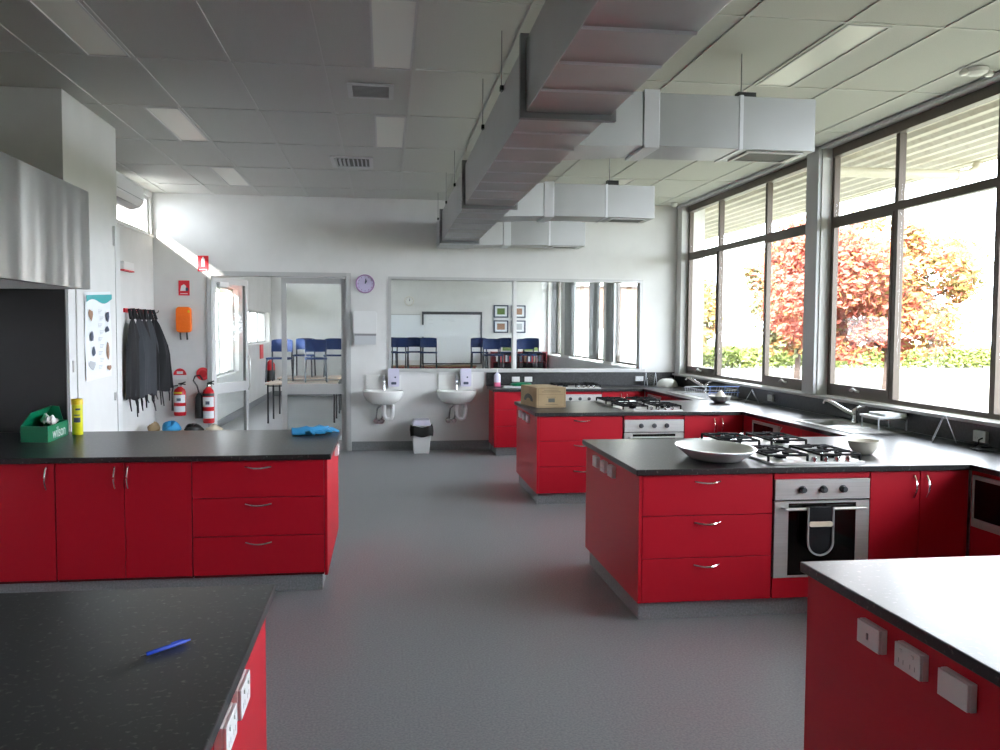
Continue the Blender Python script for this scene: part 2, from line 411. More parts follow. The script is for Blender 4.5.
side_window('window_9', -2.95, 13.2, 17.2, .85, 2.45, 3)
side_window('window_10', -2.95, 18.3, 21.7, 1.35, 2.08, 3)
side_window('window_11', -2.95, 18.3, 21.7, 2.92, 3.41, 3, 'trim_white')
# borrowed-light window in the back wall
wb = thing('window_12', None, None, (1.87, YB, 1.14), kind='structure')
f = MB(); y0, y1 = YB-.012, YB+.15
f.box(.05, .09, y0, y1, 1.14, 2.42); f.box(3.645, 3.69, y0, y1, 1.14, 2.42); f.box(.09, 3.645, y0, y1, 2.38, 2.42); f.box(.05, 3.72, y0-.03, y1, 1.098, 1.139)
f.build('window_frame', 'alu_grey', wb)
MB().box(1.800, 1.850, y0, y1, 1.14, 2.38).build('mullion', 'trim_white', wb)
for a, b in ((.091, 1.799), (1.851, 3.644)): MB().box(a, b, YB+.06, YB+.066, 1.142, 2.378).build('pane', 'room_glass', wb)
# double door
df = thing('door_1', None, None, (-1.41, YB, 0), kind='structure')
f = MB(); f.box(-2.375, -2.315, YB-.02, YB+.15, 0, 2.46); f.box(-.525, -.46, YB-.02, YB+.15, 0, 2.46); f.box(-2.315, -.525, YB-.02, YB+.15, 2.40, 2.46)
f.build('door_frame', 'alu_grey', df)
def leaf(mb_x0, mb_x1, y, T):
    f = MB(); sw = .068
    f.box(mb_x0, mb_x0+sw, y, y+.045, .01, 2.39); f.box(mb_x1-sw, mb_x1, y, y+.045, .01, 2.39)
    f.box(mb_x0+sw, mb_x1-sw, y, y+.045, 2.31, 2.39); f.box(mb_x0+sw, mb_x1-sw, y, y+.045, .79, .93); f.box(mb_x0+sw, mb_x1-sw, y, y+.045, .01, .15)
    f.v = [T(v) for v in f.v]; l = f.build('door_leaf', 'alu_grey', df)
    for a, b in ((.15, .79), (.93, 2.31)):
        g = MB().box(mb_x0+sw, mb_x1-sw, y+.02, y+.026, a, b); g.v = [T(v) for v in g.v]; g.build('pane', 'room_glass', l)
    return l
leaf(-1.40, -.526, YB+.05, lambda v: v)
h = Vector((-2.312, YB+.10, 0)); ca, sa = math.cos(R(68)), math.sin(R(68))
def TL(v):
    dx, dy = v[0]-h.x, v[1]-h.y; return (h.x+dx*ca-dy*sa, h.y+dx*sa+dy*ca, v[2])
lf = leaf(-2.312, -1.42, YB+.10, TL)
g = MB().box(-2.22, -2.0, YB+.05, YB+.10, 2.27, 2.33); g.v = [TL(v) for v in g.v]; g.build('door_closer', 'trim_white', lf)
g = MB().tube([(-1.49, YB+.06, .80), (-1.49, YB+.04, .85), (-1.49, YB+.04, 1.25), (-1.49, YB+.06, 1.30)], .014); g.v = [TL(v) for v in g.v]; g.build('door_handle', 'steel', lf)

# ------------------------------------------------------------------ joinery builders
ZT, ZU = .900, .865
def bow_v(x, y, z0, z1, ax='y'):      # vertical bow handle on a face towards -Y (ax y) or -X (ax x)
    P = []
    for k in range(9):
        t = k/8; d = .004+.03*math.sin(PI*t); z = z0+(z1-z0)*t
        P.append((x, y-d, z) if ax == 'y' else (x-d, y, z))
    return MB().tube(P, .0055, 6)
def bow_h(x0, x1, y, z):
    return MB().tube([(x0+(x1-x0)*k/8, y-.004-.03*math.sin(PI*k/8), z-.007*math.sin(PI*k/8)+.004) for k in range(9)], .005, 6)
def drawer_cabinet(label, x0, x1, yf, yb, hx0, hx1, joints, end=None):
    t = thing('drawer_cabinet', label, 'cabinet', ((x0+x1)/2, (yf+yb)/2, .112))
    MB().box(x0+.004, x1-.004, yf+.02, yb, .113, ZU-.002).build('body', 'red_dark_gap', t)
    if end:
        MB().box(end[0], end[1], yf+.001, yb, .112, ZU-.001).build('end_panel', 'red', t)
    for k in range(3):
        z0, z1 = joints[k], joints[k+1]
        d = MB().box(x0+.002, x1-.002, yf, yf+.019, z0+.002, z1-.002).build('drawer', 'red', t, bevel=.0015)
        bow_h(hx0, hx1, yf, z1-.045).build('handle', 'chrome', d)
    return t
def door_cabinet(label, xs, handles, yf, yb, name='door_cabinet', zb=.114):
    t = thing(name, label, 'cabinet', ((xs[0]+xs[-1])/2, (yf+yb)/2, .112))
    MB().box(xs[0]+.004, xs[-1]-.004, yf+.02, yb, .113, ZU-.002).build('body', 'red_dark_gap', t)
    for k in range(len(xs)-1):
        d = MB().box(xs[k]+.002, xs[k+1]-.002, yf, yf+.019, zb, ZU-.004).build('door', 'red', t, bevel=.0015)
        if handles[k] is not None: bow_v(handles[k], yf, .70, .835).build('handle', 'chrome', d)
    return t
def oven(label, x0, x1, yf, towel_x=None):
    t = thing('built_in_oven', label, 'oven', ((x0+x1)/2, yf, .235))
    z0, z1 = .238, .823
    MB().box(x0+.01, x1-.01, yf+.022, yf+.55, z0+.005, z1-.005).build('body', 'black', t)
    cp = MB().box(x0, x1, yf-.012, yf+.02, .703, z1).build('control_panel', 'steel', t, bevel=.002)
    w_ = x1-x0
    for q in (.28, .50, .71):
        MB().lathe([(.023, 0), (.023, .008), (.018, .012), (.017, .03), (.014, .033)], (x0+w_*q, yf-.012, .765), 16, axis='y').build('knob', 'frame_dark', cp)
    # door: two steel stiles, black glass between
    do = MB(); do.cells([x0, x0+.085, x1-.085, x1], [z0, z0+.014, .682, .694], lambda i, j: not (i == 1 and j == 1), yf-.010, yf+.02, 'y')
    dd = do.build('door', 'steel', t)
    MB().box(x0+.0855, x1-.0855, yf-.011, yf+.02, z0+.0145, .6815).build('door_glass', 'oven_glass', dd)
    h_ = MB(); hz = .655
    h_.tube([(x0+.045, yf-.05, hz), (x1-.045, yf-.05, hz)], .009, 10)
    h_.tube([(x0+.05, yf-.05, hz), (x0+.05, yf-.011, hz)], .008, 8); h_.tube([(x1-.05, yf-.05, hz), (x1-.05, yf-.011, hz)], .008, 8)
    h_.build('handle', 'steel', dd)
    return t
def oven_housing(label, x0, x1, yf, yb):
    t = thing('oven_housing', label, 'cabinet', ((x0+x1)/2, (yf+yb)/2, .112))
    b = MB(); b.box(x0+.001, x0+.006, yf+.03, yb, .113, ZU-.002); b.box(x1-.006, x1-.001, yf+.03, yb, .113, ZU-.002)
    b.box(x0+.006, x1-.006, yf+.60, yb, .113, ZU-.002); b.box(x0+.006, x1-.006, yf+.03, yf+.6, .113, .228)
    b.build('body', 'red_dark_gap', t)
    MB().box(x0+.002, x1-.002, yf, yf+.019, .826, ZU-.003).build('filler_panel', 'red', t)
    MB().box(x0+.002, x1-.002, yf, yf+.019, .114, .234).build('filler_panel', 'red', t)
    return t
def kick(label, x0, x1, y0, y1):
    o = MB().box(x0, x1, y0, y1, .001, .110).build('kickboard', 'cove'); tag(o, label, 'kickboard', 'vinyl kickboards under the cabinets'); return o
def outlet(label, face, c, w_, h_, group, kind=2):
    """face: '-x','+x','-y' ; c = centre on the surface"""
    t = thing('power_outlet', label, 'power outlet', c, group)
    def b(u0, u1, v0, v1, d0, d1, name, m, par=None):
        x, y, z = c
        if face == '-y': q = (x+u0, x+u1, y-d1, y-d0, z+v0, z+v1)
        elif face == '-x': q = (x-d1, x-d0, y+u0, y+u1, z+v0, z+v1)
        else: q = (x+d0, x+d1, y+u0, y+u1, z+v0, z+v1)
        return MB().box(*q).build(name, m, par or t, bevel=.002)
    b(-w_/2, w_/2, -h_/2, h_/2, .0005, .018, 'mounting_block', 'plastic_white')
    p = b(-w_/2+.001, w_/2-.001, -h_/2+.001, h_/2-.001, .0185, .027, 'face_plate', 'plastic_white')
    if kind == 2:
        for s in (-1, 1):
            b(s*w_*.22-.006, s*w_*.22+.006, h_*.20, h_*.34, .0272, .031, 'switch', 'plastic_white', p)
            b(s*w_*.22-.012, s*w_*.22-.009, -h_*.24, -h_*.06, .0272, .0275, 'socket_slot', 'grey_plastic', p)
            b(s*w_*.22+.009, s*w_*.22+.012, -h_*.24, -h_*.06, .0272, .0275, 'socket_slot', 'grey_plastic', p)
    elif kind == 1:
        b(-.004, .004, -h_*.16, h_*.12, .0272, .031, 'switch', 'grey_plastic', p)
    return t
def hob(label, cx, cy, rz):
    """gas hob, knobs along its -Y edge; origin at its centre on the worktop"""
    t = thing('gas_hob', label, 'hob', (0, 0, 0), 'gas hobs on the benches')
    W, D = .60, .50
    tr = MB(); tr.rbox(-W/2, W/2, -D/2, D/2, .001, .012, .02); tr.build('tray', 'steel', t)
    for i, (bx, by, br) in enumerate(((-.17, .12, .045), (.17, .12, .036), (-.17, -.09, .030), (.17, -.09, .045))):
        b = MB().lathe([(br+.012, .0125), (br+.012, .020), (br*.7, .026)], (bx, by, 0), 18).build('burner', 'chrome', t)
        MB().lathe([(br+.006, .0265), (br+.006, .036), (br*.5, .039)], (bx, by, 0), 18).build('burner_cap', 'black_iron', b)
    for bx in (-.17, .17):
        g = MB(); s = .008; z = .054
        x0, x1, y0, y1 = bx-.125, bx+.125, -.19, .225
        for p, q in (((x0, y0), (x1, y0)), ((x0, y1), (x1, y1)), ((x0, y0), (x0, y1)), ((x1, y0), (x1, y1)), ((x0, .015), (x1, .015))):
            g.tube([(p[0], p[1], z-.006), (q[0], q[1], z-.006)], s, 6)
        for by in (.12, -.09):
            for a in range(4):
                an = R(45+90*a) if False else R(90*a); r0, r1 = .028, .115 if a % 2 == 0 else .10
                g.tube([(bx+r0*math.cos(an), by+r0*math.sin(an), z), (bx+r1*math.cos(an), by+r1*math.sin(an), z), (bx+r1*math.cos(an), by+r1*math.sin(an), z-.008)], s, 6)
        for px in (x0, x1):
            for py in (y0, y1): g.tube([(px, py, z-.006), (px, py, .0125)], s, 6)
        g.build('trivet', 'black_iron', t)
    for k in range(4):
        MB().lathe([(.019, .0125), (.019, .018), (.015, .02), (.014, .040), (.011, .043)], (-.02+.072*k, -.222, 0), 14).build('knob', 'chrome', t)
    t.location = (cx, cy, ZT+.001); t.rotation_euler = (0, 0, rz); return t

# ------------------------------------------------------------------ right-hand benches (E-shaped run)
X0, XE, XF = 1.43, 1.455, 3.54       # worktop end, end panel, front of window run
C1, C2, C3, C4 = (1.41, 2.785), (4.74, 6.115), (8.10, 9.45), (11.36, 12.035)
SINKS = [(6.62, 7.36), (9.95, 10.55), (3.35, 3.95)]
us = [X0, 3.51, 3.68, 4.00, 4.172]
ys = sorted([C1[0], C1[1], C2[0], C2[1], C3[0], C3[1], C4[0], C4[1]]+[6.80, 7.24, 10.30, 10.70, 3.5, 3.9])
def wt(i, j):
    y = (ys[j]+ys[j+1])/2
    isl = any(a < y < b for a, b in (C1, C2, C3, C4))
    if i == 0: return isl
    if i == 2 and (6.80 < y < 7.24 or 10.30 < y < 10.70 or 3.5 < y < 3.9): return False
    return True
o = MB().cells(us, ys, wt, ZU, ZT).build('worktop', 'laminate', bevel=.004)
tag(o, 'black speckled laminate worktop running under the big windows with four arms', 'worktop')
o = MB().box(4.173, 4.189, C1[0], YB-.03, ZT+.001, 1.050).build('splashback', 'splash'); tag(o, 'black laminate splashback strip below the window sill', 'splashback')
o = MB().box(1.42, 4.171, YB-.024, YB-.001, ZT+.001, 1.092).build('splashback', 'splash'); tag(o, 'black laminate splashback on the back wall under the interior window', 'splashback')

# second island (with the open floor in front)
J = [.112, .372, .622, .863]
def island(Y, dr, ov, doors, hx, dhs, words, deep=None):
    yf, yb = Y[0]+.03, Y[1]-.03
    drawer_cabinet('red three-drawer cabinet at the end of the '+words, dr[0], dr[1], yf, yb, hx[0], hx[1], J, (XE, dr[0]))
    oven_housing('red panels framing the oven of the '+words, ov[0], ov[1], yf, yb)
    oven('stainless built-in oven '+deep, ov[0]+.004, ov[1]-.004, yf)
    door_cabinet('red two-door cupboard right of the oven, '+words, doors, dhs, yf, yb)
island(C2, (1.475, 2.268), (2.275, 2.878), (2.884, 3.206, 3.525), (1.79, 1.945), (3.165, 3.247), 'second bench on the right', 'with a black mitt hung on its handle')
island(C3, (1.475, 2.305), (2.315, 2.925), (2.932, 3.275, 3.535), (1.82, 1.98), (3.235, 3.315), 'third bench with the carton', 'in the third bench, half hidden by the bench in front')
kick('grey vinyl kickboard under the second right-hand bench', 1.475, 3.53, C2[0]+.075, C2[1]-.08)
kick('grey vinyl kickboard under the bench carrying the carton', 1.475, 3.53, C3[0]+.075, C3[1]-.08)
# last bench, along the back wall
yf = C4[0]+.03
drawer_cabinet('red drawer cabinet beside the wash basins on the back wall', 1.475, 2.31, yf, YB-.05, 1.82, 1.98, [.112, .40, .62, .863], (XE, 1.475))
oven_housing('red panels framing the oven on the back wall', 2.32, 2.93, yf, YB-.05)
oven('stainless built-in oven under the interior window, behind the carton', 2.324, 2.926, yf)
door_cabinet('red two-door cupboard on the back wall near the corner', (2.937, 3.24, 3.53), (3.20, 3.28), yf, YB-.05)
kick('grey vinyl kickboard under the back wall bench', 1.49, 3.53, C4[0]+.08, YB-.06)
# nearest right bench: cupboard body with a tall end panel
t = thing('end_cabinet', 'red end of the nearest right-hand bench with three white outlets', 'cabinet', (2.4, 2.1, .112))
MB().box(XE+.02, 3.53, C1[0]+.05, C1[1]-.05, .113, ZU-.002).build('body', 'red_dark_gap', t)
MB().box(XE-.01, XE+.019, C1[0]+.03, C1[1]-.03, .112, ZU-.001).build('end_panel', 'red', t)
MB().box(XE+.022, 3.53, C1[1]-.049, C1[1]-.03, .113, ZU-.003).build('back_panel', 'red', t)
for k in range(4):
    a = XE+.022+.518*k; d = MB().box(a+.002, a+.515, C1[0]+.03, C1[0]+.049, .114, ZU-.004).build('door', 'red', t)
    bow_v(a+(.47 if k % 2 == 0 else .05), C1[0]+.03, .70, .835).build('handle', 'chrome', d)
kick('grey vinyl kickboard under the nearest right-hand bench', 1.475, 3.53, C1[0]+.08, C1[1]-.08)

# cupboards along the window with microwaves in niches
def window_run(y0, y1, mw, words, sink=None):
    t = thing('window_cabinet', 'red cupboard run under the window '+words, 'cabinet', (3.85, (y0+y1)/2, .112))
    b = MB()
    zt = ZU-.002
    b.box(XF+.02, 4.17, y0+.004, y1-.004, .113, .50)
    b.box(4.02, 4.17, mw[0], mw[1], .50, zt)
    b.box(XF+.02, 4.17, mw[1]+.001, y1-.004, .50, zt)
    if sink:
        b.box(XF+.02, 4.17, y0+.004, sink[0]-.02, .50, zt); b.box(XF+.02, 4.17, sink[1]+.02, mw[0]-.001, .50, zt); b.box(XF+.02, 3.64, sink[0]-.02, sink[1]+.02, .5, zt); b.box(4.04, 4.17, sink[0]-.02, sink[1]+.02, .5, zt)
    b.build('body', 'red_dark_gap', t)
    MB().box(XF, XF+.019, mw[0], mw[1], .114, .520).build('filler_panel', 'red', t)
    MB().box(XF, XF+.019, mw[0], mw[1], .838, ZU-.003).build('filler_panel', 'red', t)
    if y1-mw[1] > .02: MB().box(XF, XF+.019, mw[1]+.002, y1-.003, .114, ZU-.003).build('filler_panel', 'red', t)
    n = 3; a = (mw[0]-y0)/n
    for k in range(n):
        d = MB().box(XF, XF+.019, y0+a*k+.003, y0+a*(k+1)-.003, .114, ZU-.004).build('door', 'red', t)
        bow_v(XF, y0+a*k+(a-.05 if k % 2 == 0 else .05), .70, .835, 'x').build('handle', 'chrome', d)
    m = thing('microwave', 'black-windowed steel microwave in the cupboard '+words, 'microwave', (3.75, (mw[0]+mw[1])/2, .522))
    MB().box(XF+.012, 4.0, mw[0]+.01, mw[1]-.01, .524, .832).build('body', 'grey_plastic', m)
    fr = MB(); a_, b_ = mw[0]+.004, mw[1]-.004
    fr.box(XF-.012, XF+.010, a_, b_, .524, .575); fr.box(XF-.012, XF+.010, a_, b_, .812, .836); fr.box(XF-.012, XF+.010, a_, a_+.11, .575, .812); fr.box(XF-.012, XF+.010, b_-.02, b_, .575, .812)
    fr.build('door_frame', 'alu_grey', m)
    MB().box(XF-.010, XF+.008, a_+.111, b_-.021, .576, .811).build('door_glass', 'oven_glass', m)
    MB().lathe([(.018, 0), (.016, .016)], (XF-.012, a_+.055, .70), 14, axis='x').build('knob', 'grey_plastic', m)
    kick('grey vinyl kickboard under the window cupboard '+words, XF+.05, 4.16, y0+.01, y1-.01)
window_run(C1[1]+.002, C2[0]+.028, (4.19, 4.745), 'between the nearest and second benches', (3.5, 3.9))
window_run(C2[1]+.002, C3[0]+.028, (7.33, 7.90), 'between the second and third benches', (6.80, 7.24))
window_run(C3[1]+.002, C4[0]+.028, (10.72, 11.25), 'nearest the back corner', (10.30, 10.69))

# sinks with drainer and tap
def sink(label, y0, y1, b0, b1, tap_label):
    t = thing('sink', label, 'sink', (3.85, (y0+y1)/2, ZT))
    x0, x1, bx0, bx1 = 3.62, 4.12, 3.685, 3.995
    yy = sorted({y0, b0+.006, b1-.006, y1})
    MB().cells([x0, bx0, bx1, x1], yy, lambda i, j: not (i == 1 and abs((yy[j]+yy[j+1])/2-(b0+b1)/2) < .05), ZT+.001, ZT+.006).build('drainer', 'steel', t)
    b = MB(); zb = .74; th = .002
    b.box(bx0, bx1, b0+.006, b1-.006, zb, zb+th); b.box(bx0, bx0+th, b0+.006, b1-.006, zb+th, ZT+.001); b.box(bx1-th, bx1, b0+.006, b1-.006, zb+th, ZT+.001)
    b.box(bx0+th, bx1-th, b0+.006, b0+.006+th, zb+th, ZT+.001); b.box(bx0+th, bx1-th, b1-.006-th, b1-.006, zb+th, ZT+.001)
    b.build('bowl', 'steel', t)
    g = MB(); a = y0+.03
    k = 0
    while a+.03*k < b0-.04 and k < 10:
        g.box(x0+.08, x1-.08, a+.03*k, a+.03*k+.010, ZT+.006, ZT+.010); k += 1
    if g.v: g.build('drainer_rib', 'steel', t)
    ty = (b0+b1)/2-.05
    p = thing('mixer_tap', tap_label, 'tap', (4.05, ty, ZT+.006))
    MB().lathe([(.027, ZT+.0065), (.027, ZT+.02), (.021, ZT+.03), (.021, ZT+.10), (.024, ZT+.115), (.015, ZT+.13)], (4.05, ty, 0), 16).build('body', 'chrome', p)
    MB().tube([(4.05, ty, ZT+.075), (3.98, ty+.03, ZT+.11), (3.90, ty+.07, ZT+.165), (3.85, ty+.10, ZT+.195), (3.83, ty+.11, ZT+.19), (3.825, ty+.115, ZT+.165)], [.018, .017, .016, .016, .015, .013], 10).build('spout', 'chrome', p)
    MB().tube([(4.05, ty, ZT+.125), (4.07, ty-.03, ZT+.15), (4.08, ty-.10, ZT+.155)], [.01, .009, .007], 8).build('lever', 'chrome', p)
    return t
sink('stainless sink and drainer between the second and third benches', 6.26, 7.30, 6.80, 7.24, 'chrome mixer tap with raised spout nearest the middle of the window bench')
sink('stainless sink with dish rack near the back corner', 9.55, 10.74, 10.30, 10.70, 'chrome mixer tap behind the white wire dish rack')
sink('stainless sink under the window beside the nearest bench', 2.95, 3.95, 3.50, 3.90, 'chrome mixer tap under the window beside the nearest bench')

# ------------------------------------------------------------------ left-hand benches
o = MB().box(XLN+.002, -.34, 5.53, 6.92, ZU, ZT).build('worktop', 'laminate', bevel=.004); tag(o, 'black laminate worktop of the left bench holding the green box', 'worktop')
yf, yb = 5.57, 6.88
drawer_cabinet('red three-drawer cabinet at the aisle end of the left bench', -1.202, -.386, yf, yb, -.877, -.716, [.130, .378, .625, .863], (-.385, -.366))
door_cabinet('red two-door cupboard in the middle of the left bench', (-2.013, -1.607, -1.204), (-1.661, -1.584-.0), yf, yb, zb=.132)
door_cabinet('red two-door cupboard of the left bench, cut by the left picture edge', (-2.83, -2.42, -2.016), (-2.46, -2.064), yf, yb, zb=.132)
door_cabinet('red single-door cupboard of the left bench against the side wall', (XLN+.01, -2.835), (-2.88,), yf, yb, zb=.132)
kick('grey vinyl kickboard under the left bench', XLN+.01, -.402, 5.62, 6.84)
o = MB().box(XLN+.002, -.34, 1.36, 2.725, ZU, ZT).build('worktop', 'laminate', bevel=.004); tag(o, 'black speckled worktop in the left foreground with a blue pen', 'worktop')
t = thing('end_cabinet', 'red cupboard body under the left foreground worktop', 'cabinet', (-1.9, 2.0, .112))
MB().box(XLN+.02, -.386, 1.42, 2.66, .113, ZU-.002).build('body', 'red_dark_gap', t)
MB().box(-.385, -.366, 1.40, 2.685, .112, ZU-.001).build('end_panel', 'red', t)
MB().box(XLN+.02, -.387, 2.661, 2.680, .113, ZU-.003).build('back_panel', 'red', t)
kick('grey vinyl kickboard under the left foreground bench', XLN+.02, -.402, 1.46, 2.62)

# outlets
gI = 'white outlets on the bench ends'
for k, (y, kd) in enumerate(((5.735, 2), (5.525, 2), (5.33, 2))):
    outlet('white outlet on the second bench end, '+('farthest', 'middle', 'nearest')[k]+' of three', '-x', (XE, y, .795), .115, .074, gI)
for k, (y, kd) in enumerate(((2.338, 1), (2.145, 2), (1.955, 0))):
    outlet(('white single switch plate on the nearest bench end', 'white double power point on the nearest bench end', 'blank white cover plate on the nearest bench end')[k], '-x', (XE-.01, y, .798), .118, .072, gI, kd)
for k, y in enumerate((9.07, 8.83, 8.59)):
    outlet('white outlet on the end of the carton bench, '+('farthest', 'middle', 'nearest')[k]+' of three', '-x', (XE, y, .795), .115, .074, gI)
for k, y in enumerate((2.135, 1.94)):
    outlet('white outlet on the red end of the left foreground bench, '+('farther', 'nearer')[k]+' of two', '+x', (-.366, y, .80), .135, .075, gI)
outlet('white outlet on the aisle end of the left bench', '+x', (-.366, 6.45, .80), .14, .075, gI)
for k, x in enumerate((1.84, 1.99)):
    outlet('white outlet on the back splashback, '+('left', 'right')[k]+' of the pair behind the carton', '-y', (x+.03*k, YB-.024, .995), .11, .07, 'white outlets on the splashback')
outlet('white outlet on the back splashback near the window corner', '-y', (3.64, YB-.024, 1.0), .12, .07, 'white outlets on the splashback')
outlet('white outlet below the window sill beside the third bench', '-x', (4.173, 8.85, .970), .12, .07, 'white outlets on the splashback')
outlet('white outlet below the window sill at the right picture edge', '-x', (4.173, 5.52, .965), .13, .08, 'white outlets on the splashback')
cord = MB().tube([(4.135, 5.47, .96), (4.10, 5.46, .95), (4.09, 5.45, .92), (4.06, 5.44, .908), (3.98, 5.38, .907), (3.95, 5.28, .907), (4.02, 5.20, .907), (4.10, 5.22, .907), (4.11, 5.32, .914), (4.03, 5.34, .915)], .005, 6).build('extension_cord', 'black'); tag(cord, 'black power cord coiled under the outlet at the right edge', 'cord')

# hobs
hob('gas hob beside the white platter, knobs towards the camera', 2.585, 5.075, 0)
hob('gas hob on the far half of the second bench, knobs towards the back wall', 2.585, 5.79, PI)
hob('gas hob on the near half of the carton bench', 2.63, 8.42, 0)
hob('gas hob on the far half of the carton bench', 2.63, 9.12, PI)
hob('gas hob on the back wall bench', 2.63, 11.66, 0)

# ------------------------------------------------------------------ rangehood and black splash panel on the left
t = thing('rangehood', 'long brushed stainless rangehood canopy hanging at upper left', 'rangehood', (-2.8, 5.6, 1.985))
MB().cells([XLN+.002, -2.28, -2.22], [4.2, 4.26, 6.86, 6.932], lambda i, j: not (i == 0 and j == 1), 1.985, 2.715).build('canopy_skirt', 'hood_steel2', t)
MB().box(XLN+.004, -2.281, 4.261, 6.859, 2.05, 2.09).build('filter_panel', 'steel', t)
MB().box(XLN+.002, -2.221, 4.201, 6.931, 2.7155, 2.722).build('top_sheet', 'galv', t)
o = MB().box(XLN+.004, -2.403, 6.914, 6.934, ZT+.002, 1.984).build('splash_panel', 'black_panel'); tag(o, 'black glass wall panel under the rangehood behind the green box', 'wall panel')
# cupboard front on the block wall
t = thing('wall_cupboard', 'tall white cupboard door carrying the poster', 'cupboard', (-2.40, 7.6, 0.02))
MB().box(-2.399, -2.385, 6.94, 7.09, .02, 2.0).build('jamb', 'trim_white', t)
d = MB().box(-2.399, -2.380, 7.11, 8.09, .02, 2.42).build('door', 'wall_white', t, bevel=.002)
MB().box(-2.399, -2.377, 8.10, 8.235, .02, 2.6).build('jamb', 'trim_white', t)
MB().box(-2.379, -2.365, 8.0, 8.03, 1.05, 1.12).build('handle', 'steel', d)
for z in (.4, 1.35, 2.1): MB().box(-2.384, -2.376, 7.0, 7.03, z, z+.09).build('hinge', 'steel', t)

# poster
t = thing('poster', 'white appliance poster with teal wave heading on the cupboard door', 'poster', (-2.38, 7.66, 1.26))
MB().grid(6, 10, lambda u, v: (-2.372+.004*math.sin(v*9+u*3), 7.26+.66*u+.0*v, 1.975-.715*v+.035*u-.02*(u)*v)).build('sheet', 'paper', t)
px = -2.364
def patch(y0, y1, z0, z1, m, n=None): MB().box(px, px+.001, y0, y1, z0, z1).build('print', m, t)
hd = MB(); hd.prism([(7.34+.65*k/10, 1.955+.03*k/10) for k in range(11)]+[(7.34+.65*k/10, 1.90+.03*k/10+.022*math.sin(k/10*7)) for k in range(10, -1, -1)], 'x', px, px+.001); hd.build('print', 'print_teal', t)
pm = ['print_brown', 'print_dark', 'print_dark', 'print_dark', 'print_dark', 'print_brown', 'print_grey']
for k, (y, z, w_, h_) in enumerate(((7.44, 1.80, .10, .09), (7.86, 1.79, .08, .10), (7.45, 1.62, .07, .09), (7.84, 1.68, .12, .05), (7.50, 1.50, .09, .07), (7.87, 1.50, .08, .13), (7.46, 1.39, .16, .07), (7.88, 1.35, .11, .05))):
    pts = [(y+w_/2*math.cos(R(a))*(1+.3*math.sin(a*3+k)), z+h_/2*math.sin(R(a))*(1+.3*math.cos(a*2+k))) for a in range(0, 360, 40)]
    MB().prism(pts, 'x', px, px+.001).build('print', pm[k % 7], t)
for k in range(9):
    y = 7.62 if k % 2 == 0 else 7.66; z = 1.84-.058*k
    for q in range(3): patch(y, y+.10-.02*q, z-.012*q, z-.012*q+.004, 'print_grey')

for ch in t.children:
    if ch.name.startswith('print'): ch.location.y -= .06
# ------------------------------------------------------------------ things on the left bench
t = thing('plastic_box', 'open green plastic box with white lettering on the left bench', 'box', (-2.33, 6.48, ZT))
fc, fl, fr = Vector((-2.30, 6.255, ZT+.001)), Vector((-2.475-.02, 6.30, ZT+.001)), Vector((-2.325, 6.72, ZT+.001))
e1 = (fl-fc); e2 = (fr-fc)
def pb(u, v, z): q = fc+e1*u+e2*v; return (q.x, q.y, ZT+.001+z)
bb = MB()
def wallb(u0, u1, v0, v1, z0, z1): bb.hexa([pb(u0,v0,z0), pb(u0,v1,z0), pb(u1,v1,z0), pb(u1,v0,z0)], [pb(u0,v0,z1), pb(u0,v1,z1), pb(u1,v1,z1), pb(u1,v0,z1)])
wallb(0, 1, 0, 1, 0, .006); wallb(0, .03, 0, 1, .006, .112); wallb(.97, 1, 0, 1, .006, .112); wallb(.03, .97, 0, .015, .006, .112); wallb(.03, .97, .985, 1, .006, .112)
bb.build('tub', 'green', t)
bb = MB(); bb.hexa([pb(.97,0,.113), pb(.97,1,.113), pb(1.0,1,.113), pb(1.0,0,.113)], [pb(.62,0.02,.20), pb(.62,.98,.215), pb(.65,.98,.217), pb(.65,0.02,.202)])
bb.hexa([pb(.2,.985,.113), pb(.2,1,.113), pb(.97,1,.113), pb(.97,.985,.113)], [pb(.35,.985,.21), pb(.35,1,.21), pb(.62,1,.215), pb(.62,.985,.215)]); bb.build('lid', 'green', t)
def text_obj(body, m, parent, size, mtx, name='lettering', ext=.0006):
    cu = bpy.data.curves.new('txt', 'FONT'); cu.body = body; cu.size = size; cu.extrude = ext; cu.align_x = 'CENTER'; cu.align_y = 'CENTER'
    to = bpy.data.objects.new('txt', cu); C.objects.link(to); dg = bpy.context.evaluated_depsgraph_get()
    me = bpy.data.meshes.new_from_object(to.evaluated_get(dg)); bpy.data.objects.remove(to); bpy.data.curves.remove(cu)
    me.transform(mtx); me.materials.clear(); me.materials.append(M[m])
    org = parent['_org']; me.transform(Matrix.Translation((-org[0], -org[1], -org[2])))
    o = bpy.data.objects.new(name, me); C.objects.link(o); o.parent = parent; return o
def basis(o, u, v, n): return Matrix(((u.x, v.x, n.x, o.x), (u.y, v.y, n.y, o.y), (u.z, v.z, n.z, o.z), (0, 0, 0, 1)))
u_ = e2.normalized(); v_ = Vector((0, 0, 1)); n_ = u_.cross(v_)
text_obj('wilson', 'plastic_white', t, .112, basis(fc+e2*.52+Vector((0, 0, .050))+n_*.0015, u_, v_, n_))
pk = MB()
for q in range(3):
    c0 = Vector(pb(.35+.12*q, .55+.12*q, .05)); pk.grid(6, 6, lambda u, v: (c0.x+(u-.5)*.07, c0.y+(v-.5)*.16, c0.z+.07+.045*math.sin(u*3.1+q)*math.sin(v*3.1)+.012*math.sin(u*13+v*9+q)))
o = pk.build('plastic_bag', 'plastic_white'); tag(o, 'crumpled white plastic packets in the green box', 'plastic bag')
t = thing('cleaning_wipes_tub', 'yellow cylindrical wipes container on the left bench', 'container', (-2.262, 6.72, ZT))
